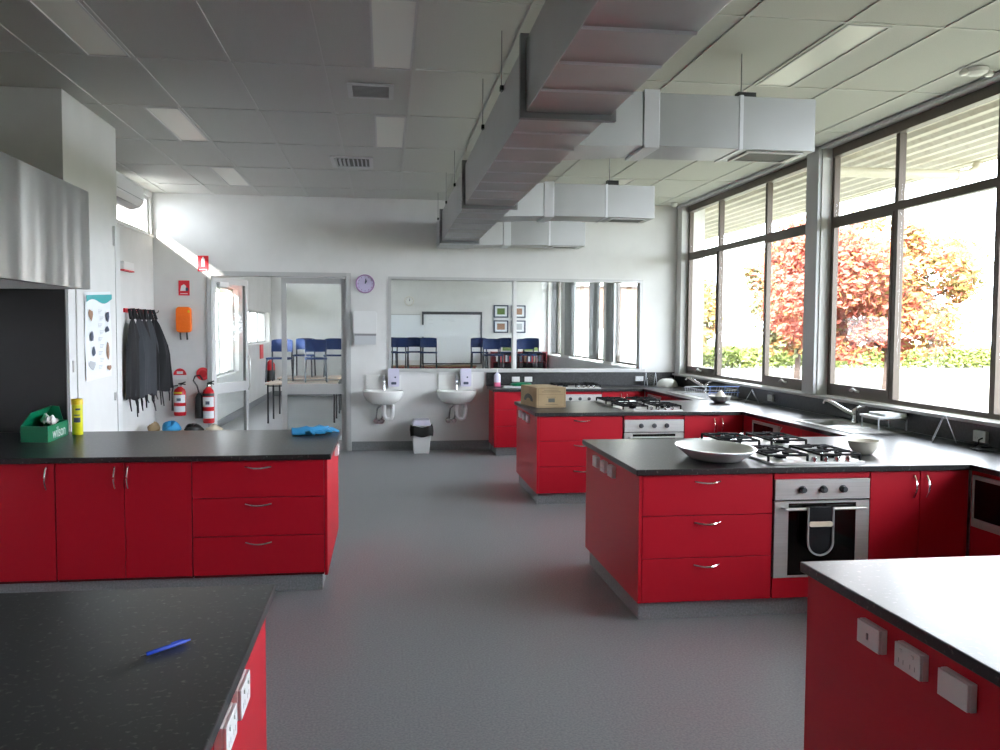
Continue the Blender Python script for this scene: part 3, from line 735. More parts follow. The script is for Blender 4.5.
MB().lathe([(.036, .0015), (.038, .006), (.038, .225)], (-2.262, 6.72, ZT), 24).build('body', 'yellow_green', t)
MB().lathe([(.040, .226), (.040, .262), (.036, .268)], (-2.262, 6.72, ZT), 24).build('lid', 'yellow', t)
for z, h_, a0, a1 in ((.095, .035, 250, 320), (.185, .014, 270, 320), (.145, .008, 255, 315)):
    g = MB(); g.grid(8, 1, lambda u, v: (-2.262+.0386*math.cos(R(a0+(a1-a0)*u)), 6.72+.0386*math.sin(R(a0+(a1-a0)*u)), ZT+z+h_*v)); g.build('label_print', 'print_dark', t)
# rubber gloves
t = thing('rubber_gloves', 'pair of blue rubber gloves lying on the left bench corner', 'gloves', (-.5, 6.62, ZT))
for gi, (gx, gy, ga) in enumerate(((-.56, 6.58, R(10)), (-.47, 6.68, R(35)))):
    g = MB(); ca, sa = math.cos(ga), math.sin(ga)
    def L(u, v, z): return (gx+u*ca-v*sa, gy+u*sa+v*ca, ZT+z)
    g.tube([L(-.13, 0, .016), L(-.08, .0, .02), L(-.02, .005, .026), L(.03, 0, .02)], [.040, .036, .045, .030], 10)
    for q in range(4): g.tube([L(.02, -.035+.023*q, .02), L(.07, -.045+.030*q, .024+.008*(q % 2)), L(.11, -.05+.034*q, .014)], [.013, .012, .009], 8)
    g.tube([L(-.03, -.035, .02), L(.0, -.07, .03), L(.03, -.085, .014)], [.014, .013, .009], 8)
    for k in range(len(g.v)): x, y, z = g.v[k]; g.v[k] = (x, y, max(ZT+.0015, ZT+(z-ZT)*.95+.010*math.sin(x*70)*math.sin(y*55)))
    g.build('glove', 'glove_blue', t)
# pen
t = thing('pen', 'blue click ballpoint pen on the left foreground worktop', 'pen', (-.537, 2.19, ZT))
A, B = Vector((-.587, 2.134, ZT+.0065)), Vector((-.487, 2.243, ZT+.0065)); d_ = (B-A).normalized()
MB().tube([A+d_*.016, A+d_*.020, A+d_*.125, A+d_*.127], [.0035, .0052, .0052, .0045], 10).build('barrel', 'pen_blue', t)
MB().tube([A, A+d_*.004, A+d_*.0155], [.0008, .0016, .0034], 10).build('tip', 'chrome', t)
MB().tube([A+d_*.1272, A+d_*.140], [.0032, .003], 10).build('button', 'pen_blue', t)
MB().tube([A+d_*.120+Vector((0, 0, .0065)), A+d_*.085+Vector((0, 0, .0072))], .0014, 6).build('clip', 'pen_blue', t)

# ------------------------------------------------------------------ things on the right benches
t = thing('oval_platter', 'large white oval platter beside the hob', 'platter', (2.05, 5.13, ZT))
MB().lathe([(.10, .0015), (.17, .003), (.19, .018), (.24, .055), (.262, .070), (.266, .076), (.258, .077), (.232, .064), (.185, .026), (.15, .014), (.02, .013)], (2.05, 5.13, ZT), 40, sx=.89, sy=1.28).build('dish', 'ceramic', t)
t = thing('bowl', 'cream enamel bowl standing right of the near hob', 'bowl', (3.10, 5.22, ZT))
MB().lathe([(.05, .0015), (.06, .004), (.09, .04), (.108, .085), (.114, .088), (.110, .090), (.10, .083), (.085, .045), (.05, .014), (.01, .012)], (3.10, 5.22, ZT), 32, sx=.93, sy=.93).build('bowl_body', 'ceramic_cream', t)
# oven mitt on the near oven
t = thing('oven_mitt', 'black double oven mitt with pale binding hung over the oven handle', 'oven mitt', (2.578, 4.70, .45))
xc, yh = 2.535, C2[0]+.03-.05
mt = MB(); 
def mit(y, z0): 
    return lambda u, v: (xc+(u-.5)*.155*(1 if v < .8 else math.sqrt(max(.02, 1-((v-.8)/.2)**2))), y-.006*math.sin(u*PI)-.004*math.sin(v*8), .668-(.668-z0)*v)
mt.grid(8, 14, mit(yh-.016, .388)); mt.grid(8, 1, lambda u, v: (xc+(u-.5)*.155, yh-.016+.030*v, .668+.004*math.sin(PI*v))); mt.grid(8, 14, mit(yh+.016, .43))
mt.build('mitt_cloth', 'black_iron', t)
P = [(xc-.078, yh-.022, .668-.02*k) for k in range(10)]+[(xc+.078*math.cos(R(180+a)), yh-.024, .463+.078*math.sin(R(180+a))) for a in range(0, 181, 15)]+[(xc+.078, yh-.022, .668-.02*k) for k in range(9, -1, -1)]
MB().tube(P, .006, 6).build('binding', 'curtain', t)
MB().rbox(xc-.072, xc+.072, yh-.031, yh-.021, .555, .585, .012, 4, 'y').build('pocket_edge', 'cream_cloth', t)
# carton
t = thing('carton', 'printed brown cardboard carton on the third bench corner', 'carton', (1.68, 8.85, ZT))
a = R(6); u_ = Vector((math.cos(a), math.sin(a)*.6, 0)).normalized(); v_ = Vector((-.17, 1, 0)).normalized(); k0 = Vector((1.535, 8.62, ZT+.0015)); WX, WY, HZ = .31, .50, .205
def cb(p, q, z): r_ = k0+u_*WX*p+v_*WY*q; return (r_.x, r_.y, k0.z+z)
MB().hexa([cb(0,0,0), cb(1,0,0), cb(1,1,0), cb(0,1,0)], [cb(0,0,HZ-.002), cb(1,0,HZ-.002), cb(1,1,HZ-.002), cb(0,1,HZ-.002)]).build('carton_body', 'cardboard', t, bevel=.003)
for s0, s1 in ((0, .495), (.505, 1)): MB().hexa([cb(s0,0,HZ-.0015), cb(s1,0,HZ-.0015), cb(s1,1,HZ-.0015), cb(s0,1,HZ-.0015)], [cb(s0,0,HZ+.002), cb(s1,0,HZ+.002), cb(s1,1,HZ+.002), cb(s0,1,HZ+.002)]).build('flap', 'cardboard', t)
def pr_front(p0, p1, z0, z1, m='carton_line'):
    MB().hexa([cb(p0,-.004,z0), cb(p1,-.004,z0), cb(p1,-.001,z0), cb(p0,-.001,z0)], [cb(p0,-.004,z1), cb(p1,-.004,z1), cb(p1,-.001,z1), cb(p0,-.001,z1)]).build('print', m, t)
for z in (.012, .135, .195): pr_front(.06, .95, z, z+.003)
for p in (.06, .94): pr_front(p, p+.012, .012, .198)
pr_front(.18, .82, .158, .166); pr_front(.25, .75, .176, .183)
pr_front(.40, .62, .055, .095, 'carton_print'); pr_front(.30, .72, .028, .034); pr_front(.35, .65, .105, .110)
arc = [(.50+.28*math.cos(R(q)), .055+.075*math.sin(R(q))) for q in range(0, 181, 15)]
arc2 = [(.50+.14*math.cos(R(q)), .055+.030*math.sin(R(q))) for q in range(180, -1, -15)]
g = MB(); pts = arc+arc2; N = len(pts)
vs = [cb(-.003, p, z) for p, z in pts]+[cb(-.0005, p, z) for p, z in pts]
for k in range(12): i, j = k, N-1-k; g.add([vs[i], vs[i+1], vs[j-1], vs[j], vs[i+N], vs[i+1+N], vs[j-1+N], vs[j+N]], [(0,1,2,3), (7,6,5,4), (0,4,5,1), (1,5,6,2), (2,6,7,3), (3,7,4,0)])
g.build('print', 'carton_print', t)
# hand soap and tray on the back bench
t = thing('soap_bottle', 'clear pump bottle with pink liquid soap on the back bench', 'bottle', (1.555, 11.86, ZT))
MB().lathe([(.042, .0015), (.046, .01), (.046, .06), (.044, .062)], (1.555, 11.86, ZT), 20, sy=.7).build('liquid_soap', 'pink', t)
MB().lathe([(.0465, .0625), (.047, .15), (.038, .175), (.018, .19), (.017, .20)], (1.555, 11.86, ZT), 20, sy=.7).build('bottle_body', 'plastic_lilac', t)
MB().tube([(1.555, 11.86, ZT+.2005), (1.555, 11.86, ZT+.245), (1.555, 11.84, ZT+.25), (1.555, 11.81, ZT+.245)], [.010, .006, .007, .005], 8).build('pump', 'plastic_white', t)
o = MB().rbox(1.60, 2.02, 11.56, 11.80, ZT+.0015, ZT+.022, .03).build('tray', 'wire_white'); tag(o, 'pale flat tray on the back bench left of the carton', 'tray')
o = MB().lathe([(.06, .0235), (.10, .026), (.12, .05), (.10, .065), (.04, .072)], (1.86, 11.68, ZT), 20, sx=1.25, sy=.8).build('green_scourer', 'green'); tag(o, 'green folded cloth lying on the pale tray', 'cloth')
t = thing('colander', 'upturned white bowl on the bench in the window corner', 'bowl', (3.98, 11.78, ZT))
MB().lathe([(.155, .0015), (.155, .012), (.145, .05), (.115, .09), (.07, .112), (.03, .116)], (3.98, 11.78, ZT), 28).build('bowl_body', 'ceramic', t)
def stand(label, x, y, rz, w_=.20, h_=.20):
    t = thing('recipe_stand', label, 'stand', (0, 0, 0), 'clear stands by the splashback')
    for s in (-1, 1):
        MB().hexa([(-w_/2, s*.075-.002, .001), (w_/2, s*.075-.002, .001), (w_/2, s*.075+.002, .001), (-w_/2, s*.075+.002, .001)], [(-w_/2, s*.004-.002, h_), (w_/2, s*.004-.002, h_), (w_/2, s*.004+.002, h_), (-w_/2, s*.004+.002, h_)]).build('sheet', 'acrylic', t)
    for sx in (-1, 1): MB().tube([(sx*w_/2, -.077, .006), (sx*w_/2, 0, h_), (sx*w_/2, .077, .006)], .003, 6).build('edge_wire', 'wire_white', t)
    place(t, (x, y, ZT+.001), rz)
stand('clear A-shaped recipe stand under the right-hand window', 4.02, 5.72, R(56), .16, .21)
stand('clear recipe stand against the splashback on the third bench', 4.00, 8.98, R(65), .16, .15)
stand('clear recipe stand on the bench in the window corner', 3.74, 11.78, R(0), .14, .20)
# dish rack near the corner
t = thing('dish_rack', 'white wire dish rack with blue end beside the far sink', 'dish rack', (3.9, 9.85, ZT+.006))
g = MB(); zb, zt_ = ZT+.02, ZT+.105
for z in (zb, zt_): g.tube([(3.68, 9.58, z), (4.10, 9.58, z), (4.10, 10.22, z), (3.68, 10.22, z)], .004, 6, True)
for k in range(9): y = 9.58+.08*k; g.tube([(3.68, y, zt_), (3.70, y, zb), (4.08, y, zb), (4.10, y, zt_)], .003, 5)
for q in ((3.70, 9.60), (4.08, 9.60), (3.70, 10.20), (4.08, 10.20)): g.tube([(q[0], q[1], zb), (q[0], q[1], ZT+.0112)], .004, 6)
g.build('wire_basket', 'wire_white', t)
g = MB(); 
for z in (ZT+.08, ZT+.15): g.tube([(3.72, 9.54, z), (4.10, 9.54, z)], .005, 6)
for x in (3.74, 3.92, 4.08): g.tube([(x, 9.54, ZT+.03), (x, 9.54, ZT+.155)], .004, 6)
g.tube([(3.72, 9.54, ZT+.05), (3.72, 9.575, ZT+.05)], .004, 6); g.tube([(4.10, 9.54, ZT+.08), (4.10, 9.575, ZT+.08)], .004, 6)
g.build('cutlery_rail', 'wire_blue', t)
t = thing('bowl', 'white bowl with a lemon squeezer in front of the dish rack', 'bowl', (3.70, 9.14, ZT))
MB().lathe([(.05, .0015), (.06, .004), (.10, .03), (.125, .07), (.13, .075), (.122, .075), (.095, .034), (.05, .014), (.01, .012)], (3.70, 9.14, ZT), 28).build('bowl_body', 'ceramic', t)
MB().lathe([(.045, .0145), (.06, .06), (.035, .11), (.012, .13)], (3.71, 9.15, ZT), 14).build('squeezer', 'ceramic_cream', t)
# cloth over small rack beside middle sink
t = thing('draining_rack', 'small white draining rack with a folded white towel beside the tap', 'dish rack', (4.02, 6.46, ZT))
g = MB()
for (x, y) in ((3.90, 6.36), (4.14, 6.36), (3.90, 6.60), (4.14, 6.60)): g.tube([(x, y, ZT+.0105 if x < 4.1 else ZT+.008), (x, y, ZT+.10)], .006, 6)
g.tube([(3.90, 6.36, ZT+.10), (4.14, 6.36, ZT+.10), (4.14, 6.60, ZT+.10), (3.90, 6.60, ZT+.10)], .006, 6, True); g.build('rack_frame', 'wire_white', t)
g = MB(); g.rbox(3.88, 4.15, 6.34, 6.62, ZT+.107, ZT+.122, .02); g.rbox(3.95, 4.15, 6.36, 6.60, ZT+.1225, ZT+.142, .02); g.build('folded_towel', 'paper', t)

# ------------------------------------------------------------------ back wall items
# clock
def clock(name, label, c, r, rim, face):
    t = thing(name, label, 'clock', c)
    MB().lathe([(r*1.0, .001), (r*1.0, .03), (r*.97, .036), (r*.88, .036), (r*.86, .012)], c, 36, axis='y').build('rim', rim, t)
    MB().lathe([(r*.86, .001), (r*.86, .013)], c, 36, axis='y').build('face', face, t)
    y = c[1]-.016
    for a, l in ((8, .55), (28, .40)):
        e = Vector((c[0]+r*l*math.sin(R(a)), y, c[2]+r*l*math.cos(R(a)))); MB().tube([(c[0], y, c[2]), e], .006, 6).build('hand', 'print_dark', t)
    for k in range(12):
        a = R(30*k); MB().box(c[0]+r*.74*math.sin(a)-.004, c[0]+r*.74*math.sin(a)+.004, y, y+.002, c[2]+r*.74*math.cos(a)-.008, c[2]+r*.74*math.cos(a)+.008).build('hour_mark', 'lilac_rim', t)
clock('wall_clock', 'round lilac wall clock with purple rim above the towel dispenser', (-.265, YB-.001, 2.315), .13, 'lilac_rim', 'clock_face')
# towel dispenser
t = thing('towel_dispenser', 'white paper towel dispenser below the lilac clock', 'dispenser', (-.265, YB, 1.47))
MB().rbox(-.42, -.105, YB-.13, YB-.001, 1.63, 1.94, .03, 4, 'y').build('cover', 'plastic_white', t)
MB().rbox(-.41, -.115, YB-.11, YB-.001, 1.60, 1.6295, .005, 2, 'y').build('lower_tray', 'grey_plastic', t)
MB().box(-.405, -.12, YB-.10, YB-.006, 1.48, 1.599).build('waste_flap', 'post_grey', t)
# wash basins
def basin(x, words):
    t = thing('wash_basin', 'white wall-hung wash basin '+words, 'basin', (x, YB, .60))
    g = MB(); zt = .855
    n = 28
    def ring(sx, sy, yc, z): 
        out = []
        for k in range(n):
            a = 2*PI*k/n; out.append((x+sx*math.cos(a), min(YB-.002, yc+sy*math.sin(a)), z))
        return out
    rings = [ring(.10, .10, YB-.13, .66), ring(.17, .15, YB-.15, .675), ring(.23, .19, YB-.19, .72), ring(.268, .225, YB-.21, .79), ring(.277, .235, YB-.215, zt-.01), ring(.268, .228, YB-.215, zt), ring(.235, .165, YB-.235, zt-.004), ring(.21, .145, YB-.235, .80), ring(.13, .09, YB-.235, .745), ring(.03, .03, YB-.235, .735)]
    vs = [v for r in rings for v in r]; fs = [(i*n+k, i*n+(k+1)%n, (i+1)*n+(k+1)%n, (i+1)*n+k) for i in range(len(rings)-1) for k in range(n)]
    fs += [tuple(range(n-1, -1, -1)), tuple((len(rings)-1)*n+k for k in range(n))]
    g.add(vs, fs, True); g.build('bowl', 'ceramic', t)
    MB().box(x-.24, x+.24, YB-.03, YB-.002, zt-.02, 1.06).build('upstand', 'ceramic', t, bevel=.004)
    tp = MB().lathe([(.022, zt-.002), (.020, zt+.02), (.016, zt+.03), (.016, zt+.10), (.018, zt+.12), (.012, zt+.13)], (x+.01, YB-.085, 0), 14).build('tap', 'chrome', t)
    MB().tube([(x+.01, YB-.085, zt+.07), (x+.01, YB-.15, zt+.085), (x+.01, YB-.19, zt+.075)], .010, 8).build('spout', 'chrome', tp)
    MB().box(x-.004, x+.024, YB-.12, YB-.06, zt+.1305, zt+.20).build('lever', 'grey_plastic', tp)
    MB().tube([(x+.01, YB-.17, .66), (x+.01, YB-.17, .52), (x+.03, YB-.17, .47), (x+.07, YB-.17, .455), (x+.11, YB-.17, .47), (x+.125, YB-.17, .52), (x+.125, YB-.17, .60), (x+.125, YB-.10, .625), (x+.125, YB-.012, .625)], .030, 10).build('trap_pipe', 'plastic_white', t)
    for s in (-.10, -.02):
        v = MB().tube([(x+s, YB-.012, .42), (x+s, YB-.06, .42), (x+s, YB-.09, .45), (x+s+.02, YB-.12, .60), (x+.0, YB-.12, .662)], .013, 6).build('supply_hose', 'chrome', t)
        MB().lathe([(.038, 0), (.038, .014), (.020, .02), (.020, .06), (.032, .062), (.032, .08)], (x+s, YB-.0125, .42), 12, axis='y').build('stop_valve', 'chrome', v)
basin(-.02, 'below the towel dispenser'); basin(.985, 'beside the red back bench')
for x, words in ((.125, 'above the left wash basin'), (1.125, 'above the right wash basin')):
    t = thing('soap_dispenser', 'lilac wall soap dispenser '+words, 'soap dispenser', (x, YB, .93))
    MB().rbox(x-.075, x+.075, YB-.11, YB-.031, .90, 1.15, .02, 4, 'y').build('cover', 'plastic_lilac', t)
    MB().rbox(x-.035, x+.035, YB-.118, YB-.1105, .93, .965, .008, 3, 'y').build('push_bar', 'print_dark', t)
    MB().lathe([(.012, 0), (.010, .004)], (x+.02, YB-.1105, 1.03), 10, axis='y').build('level_window', 'print_dark', t)
    MB().box(x-.05, x+.05, YB-.030, YB-.002, .91, 1.14).build('back_plate', 'plastic_white', t) if False else None
# bin
t = thing('pedal_bin', 'white bin with black liner standing between the wash basins', 'bin', (.50, 11.80, 0))
MB().hexa([(.39, 11.68, .001), (.60, 11.68, .001), (.60, 11.93, .001), (.39, 11.93, .001)], [(.37, 11.66, .36), (.63, 11.66, .36), (.63, 11.95, .36), (.37, 11.95, .36)]).build('bin_body', 'plastic_white', t, bevel=.01)
g = MB(); n = 28
for k in range(2): pass
def lin(u, v):
    a = 2*PI*u; r = 1+.02*math.sin(a*9)+.05*math.sin(v*PI); sx, sy = .150*r, .165*r
    return (.50+sx*max(-1, min(1, 1.25*math.cos(a))), 11.805+sy*max(-1, min(1, 1.25*math.sin(a))), .24+.135*v+.012*math.sin(a*5))
g.grid(40, 4, lin); g.build('liner', 'black', t)
MB().hexa([(.375, 11.665, .385), (.625, 11.665, .385), (.625, 11.945, .385), (.375, 11.945, .385)], [(.395, 11.69, .46), (.605, 11.69, .46), (.61, 11.93, .46), (.39, 11.93, .46)]).build('swing_lid', 'plastic_lilac', t, bevel=.01)

# signs and fire equipment
yw = YB-.001
t = thing('fire_sign', 'small red extinguisher sign above the door corner', 'sign', (-2.41, yw, 2.46))
MB().box(-2.485, -2.345, yw-.006, yw, 2.455, 2.665).build('plate', 'sign_red', t)
MB().rbox(-2.437, -2.393, yw-.008, yw-.0065, 2.52, 2.63, .015, 4, 'y').build('pictogram', 'plastic_white', t)
MB().box(-2.425, -2.405, yw-.008, yw-.0065, 2.631, 2.648).build('pictogram', 'plastic_white', t)
MB().box(-2.465, -2.365, yw-.008, yw-.0065, 2.475, 2.483).build('lettering', 'plastic_white', t)
t = thing('fire_blanket_sign', 'red square sign with white pictogram above the orange pouch', 'sign', (-2.665, yw, 2.13))
MB().box(-2.737, -2.595, yw-.006, yw, 2.13, 2.33).build('plate', 'sign_red', t)
MB().prism([(2.19, -2.715), (2.26, -2.70), (2.28, -2.665), (2.255, -2.64), (2.19, -2.635)], 'y', yw-.008, yw-.0065).build('pictogram', 'plastic_white', t)
MB().box(-2.645, -2.612, yw-.0095, yw-.0083, 2.19, 2.235).build('pictogram', 'print_dark', t)
MB().box(-2.715, -2.62, yw-.008, yw-.0065, 2.15, 2.158).build('lettering', 'plastic_white', t)
t = thing('fire_blanket_pouch', 'bright orange fire blanket pouch with two black pull straps', 'pouch', (-2.665, yw, 1.53))
MB().rbox(-2.765, -2.57, yw-.07, yw, 1.635, 1.975, .045, 5, 'y').build('pouch_body', 'orange', t, bevel=.01)
for x in (-2.715, -2.63): MB().tube([(x, yw-.035, 1.634), (x+.004, yw-.04, 1.58), (x+.008, yw-.045, 1.535)], .012, 6).build('pull_strap', 'black', t)
MB().box(-2.61, -2.585, yw-.073, yw-.0705, 1.90, 1.93).build('label_print', 'yellow', t)
for z in (1.70, 1.78, 1.86): MB().tube([(-2.75, yw-.072, z), (-2.667, yw-.075, z+.006), (-2.585, yw-.072, z)], .004, 5).build('stitch_fold', 'orange', t)
t = thing('fire_sign', 'red half-round sign over the small extinguisher', 'sign', (-2.735, yw, 1.0))
MB().prism([(1.06, -2.82)]+[(1.06+.09*math.sin(R(a)), -2.735-.085*math.cos(R(a))) for a in range(15, 180, 15)]+[(1.06, -2.65)], 'y', yw-.006, yw).build('plate', 'sign_red', t)
MB().box(-2.82, -2.65, yw-.006, yw, 1.0, 1.059).build('lower_panel', 'plastic_white', t)
MB().box(-2.775, -2.695, yw-.008, yw-.0065, 1.075, 1.11).build('pictogram', 'plastic_white', t)
t = thing('fire_sign', 'red round sign behind the large extinguisher by the door', 'sign', (-2.44, yw, .97))
MB().lathe([(.088, .0), (.088, .006)], (-2.435, yw, 1.075), 28, axis='y').build('plate', 'sign_red', t)
MB().lathe([(.05, .0065), (.05, .008)], (-2.435, yw, 1.075), 20, axis='y').build('pictogram', 'ext_red', t)
def extinguisher(label, x, y, z0, h_, r, band=False):
    t = thing('fire_extinguisher', label, 'fire extinguisher', (x, y, z0))
    MB().lathe([(r*.9, .0), (r, .015), (r, h_*.72), (r*.85, h_*.80), (r*.45, h_*.86), (r*.32, h_*.88)], (x, y, z0), 22).build('cylinder', 'ext_red', t)
    v = MB().lathe([(r*.30, h_*.881), (r*.34, h_*.93), (r*.25, h_*.95)], (x, y, z0), 12).build('valve', 'chrome', t)
    g = MB(); g.tube([(x-r*.2, y, z0+h_*.94), (x+r*.6, y-.01, z0+h_*.965), (x+r*1.0, y-.01, z0+h_*.95)], .009, 6); g.tube([(x-r*.2, y, z0+h_*.97), (x+r*.6, y-.01, z0+h_*1.0), (x+r*1.0, y-.01, z0+h_*1.03)], .009, 6); g.build('lever', 'black', v)
    def wrap(z, h__, a0, a1, m):
        g = MB(); g.grid(12, 1, lambda u, v: (x+(r+.001)*math.cos(R(a0+(a1-a0)*u)), y+(r+.001)*math.sin(R(a0+(a1-a0)*u)), z0+z+h__*v)); g.build('label_print', m, t)
    wrap(h_*.40, h_*.24, 205, 340, 'paper'); wrap(h_*.12, h_*.18, 205, 340, 'paper'); wrap(h_*.46, h_*.08, 250, 290, 'print_dark')
    if band: wrap(h_*.66, h_*.07, 180, 360, 'black')
    else: wrap(h_*.68, h_*.05, 180, 300, 'yellow')
    if not band: MB().tube([(x-r*.25, y, z0+h_*.92), (x-r*1.05, y-.01, z0+h_*.90), (x-r*1.25, y-.01, z0+h_*.70), (x-r*1.22, y-.01, z0+h_*.35), (x-r*1.18, y-.01, z0+h_*.15)], [.009, .009, .009, .011, .016], 8).build('hose', 'black', t)
    MB().box(x-.03, x+.03, y+r*.7, yw, z0+h_*.5, z0+h_*.62).build('wall_bracket', 'grey_plastic', t)
    return t
extinguisher('small red extinguisher with white labels on the wall left of the door', -2.72, YB-.09, .52, .44, .078)
t2 = extinguisher('taller red extinguisher with black discharge horn hanging against the door frame', -2.348, YB-.10, .42, .55, .076, True)
t = t2
MB().lathe([(.055, .001), (.05, .28), (.035, .32), (.018, .34)], (-2.475, YB-.075, .48), 16).build('horn', 'black', t)
MB().tube([(-2.475, YB-.075, .822), (-2.50, YB-.08, .92), (-2.545, YB-.085, .99), (-2.52, YB-.09, 1.05), (-2.46, YB-.095, 1.06), (-2.42, YB-.10, 1.0)], .010, 8).build('hose', 'black', t)
MB().box(-2.49, -2.46, YB-.03, yw, .70, .75).build('wall_bracket', 'grey_plastic', t)

# coat rack with aprons on the recess wall
t = thing('apron_rack', 'red wall rail with hooks holding the aprons', 'rail', (XL+.01, 11.3, 1.88))
MB().box(XL+.002, XL+.022, 10.68, 12.0, 1.875, 1.925).build('rail', 'sign_red', t)
hooks = (10.80, 11.10, 11.40, 11.70, 11.93)
for y in hooks: MB().tube([(XL+.022, y, 1.90), (XL+.06, y, 1.89), (XL+.085, y, 1.90), (XL+.09, y, 1.925)], .006, 6).build('hook', 'black', t)
t = thing('wall_box', 'small white and red alarm box high above the apron rail', 'alarm', (XL, 10.7, 2.36))
MB().box(XL+.001, XL+.06, 10.54, 10.95, 2.375, 2.47).build('body', 'plastic_white', t, bevel=.006); MB().box(XL+.001, XL+.062, 10.54, 10.95, 2.36, 2.3745).build('stripe', 'sign_red', t)
def apron(label, y, m, out, wid, low, ph, yaw):
    t = thing('apron', label, 'apron', (XL+.06, y, low), 'aprons on the red rail')
    ca, sa = math.cos(yaw), math.sin(yaw); cx = XL+.035
    def F(u, v):
        wdt = (.10+.36*min(1, v*2.6)**.7+.12*v)*wid
        s = (u-.5)*wdt; b = out*(.35+.65*min(1, v*2))*(1+.25*math.sin(u*13+ph)+.12*math.sin(u*23+v*4+ph))
        x = cx+.03+b*.5+s*sa*.8; yy = y+s*ca
        return (max(XL+.012, x), min(YB-.03, yy), 1.80-(1.80-low)*v+.02*math.sin(u*9+ph)*v)
    g = MB(); g.grid(26, 16, F); g.build('cloth', m, t)
    q = F(.05, 0); q2 = F(.95, 0)
    MB().tube([q, (cx+.01, y, 1.915), (cx+.05, y+.01, 1.92), q2], .02, 6).build('neck_strap', 'apron_black', t)
    for k in range(3):
        a = F(.15+.35*k, .98); MB().tube([a, (a[0]+.012*math.sin(k+ph), a[1]+.03, a[2]-.09), (a[0]+.02, a[1]+.02*math.sin(k*3+ph), a[2]-.17-.05*math.sin(k*2+ph))], [.010, .009, .007], 6).build('tie', 'apron_black', t)
apron('black apron hanging at the near end of the red rail', 10.78, 'apron_black', .06, .9, .84, 0, R(10))
apron('charcoal grey apron hanging nearest the camera over the black one', 10.98, 'apron_grey', .16, .85, .86, 1.5, R(22))
apron('dark apron tucked behind the charcoal one on the rail', 11.28, 'apron_black', .08, .8, .84, 3.1, R(10))
apron('charcoal apron flaring out at the wall corner', 11.50, 'apron_grey', .10, .8, .90, 4.4, R(18))
apron('black apron at the far end of the rail against the corner', 11.68, 'apron_black', .24, .75, .88, 5.4, R(36))
# low bench with cloths
t = thing('low_bench', 'low wooden bench behind the left bench carrying cloths', 'bench', (-2.4, 11.3, 0))
MB().box(-2.95, -2.0, 11.05, 11.55, .34, .37).build('seat', 'wood', t)
for x in (-2.9, -2.05):
    for y in (11.1, 11.5): MB().box(x-.02, x+.02, y-.02, y+.02, .001, .339).build('leg', 'wood', t)
def lump(name, label, m, c, sx, sy, sz, ph):
    g = MB(); g.grid(16, 10, lambda u, v: (c[0]+sx*math.sin(PI*v)*math.cos(2*PI*u)*(1+.2*math.sin(u*19+ph)), c[1]+sy*math.sin(PI*v)*math.sin(2*PI*u), c[2]+.002+max(0, sz*.5*(1+math.cos(PI*v))*(1+.25*math.sin(u*13+v*8+ph)))))
    o = g.build(name, m); tag(o, label, 'cloth'); return o
lump('cloth', 'crumpled blue cloth behind the left bench below the aprons', 'blue_cloth', (-2.66, 11.2, .37), .11, .12, .13, 0)
lump('cloth', 'crumpled black cloth next to the blue one', 'black', (-2.40, 11.22, .37), .12, .12, .10, 1)
lump('cloth', 'cream cloth bundle lying by the large extinguisher', 'cream_cloth', (-2.15, 11.25, .37), .10, .13, .09, 2)
lump('cloth', 'small peach cloth left of the blue cloth', 'cardboard', (-2.87, 11.25, .37), .07, .11, .12, 3)

# ------------------------------------------------------------------ ceiling fixtures
cols = {-1.945: 'left', -0.095: 'middle', 2.66: 'right'}
rows = {2.17: 'nearest the camera', 4.77: 'second from the camera', 7.37: 'third from the camera', 9.97: 'nearest the back wall'}
for a, b, y in lights:
    t = thing('ceiling_light', 'faintly glowing recessed ceiling light in the %s row, %s' % (cols[a], rows[y]), 'ceiling light', ((a+b)/2, y+.65, CE), 'recessed ceiling lights')
    fr = MB(); x0, x1, y0, y1 = a+.014, b-.014, y+.014, y+1.286
    fr.cells([x0, x0+.012, x1-.012, x1], [y0, y0+.012, y1-.012, y1], lambda i, j: not (i == 1 and j == 1), CE-.004, CE+.012); fr.build('frame', 'trim_white', t)
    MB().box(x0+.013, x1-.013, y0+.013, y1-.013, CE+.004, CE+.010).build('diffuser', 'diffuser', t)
t = thing('ceiling_vent', 'square return-air grille in the ceiling between two lights', 'vent', (-.10, 6.6, CE))
MB().cells([-.27, -.235, .035, .07], [6.42, 6.46, 6.77, 6.81], lambda i, j: not (i == 1 and j == 1), CE-.012, CE-.001).build('frame', 'trim_white', t)
MB().box(-.234, .034, 6.461, 6.769, CE-.006, CE-.002).build('mesh_panel', 'vent_dark', t)
for k in range(9): MB().box(-.234, .034, 6.475+.033*k, 6.482+.033*k, CE-.010, CE-.0062).build('slat', 'alu_grey', t)
t = thing('ceiling_vent', 'louvred air diffuser in the ceiling farther back', 'vent', (-.34, 9.43, CE))
MB().cells([-.56, -.52, -.16, -.12], [9.14, 9.20, 9.66, 9.72], lambda i, j: not (i == 1 and j == 1), CE-.014, CE-.001).build('frame', 'trim_white', t)
MB().box(-.519, -.161, 9.201, 9.659, CE-.004, CE-.002).build('backing', 'vent_dark', t)
for k in range(8):
    x = -.50+.043*k; s = -1 if k < 4 else 1
    MB().hexa([(x-.004+.012*s, 9.21, CE-.026), (x+.004+.012*s, 9.21, CE-.026), (x+.004+.012*s, 9.65, CE-.026), (x-.004+.012*s, 9.65, CE-.026)], [(x-.004, 9.21, CE-.0045), (x+.004, 9.21, CE-.0045), (x+.004, 9.65, CE-.0045), (x-.004, 9.65, CE-.0045)]).build('blade', 'trim_white', t)
t = thing('emergency_light', 'twin-headed emergency light on the ceiling near the windows', 'emergency light', (3.98, 5.45, CE))
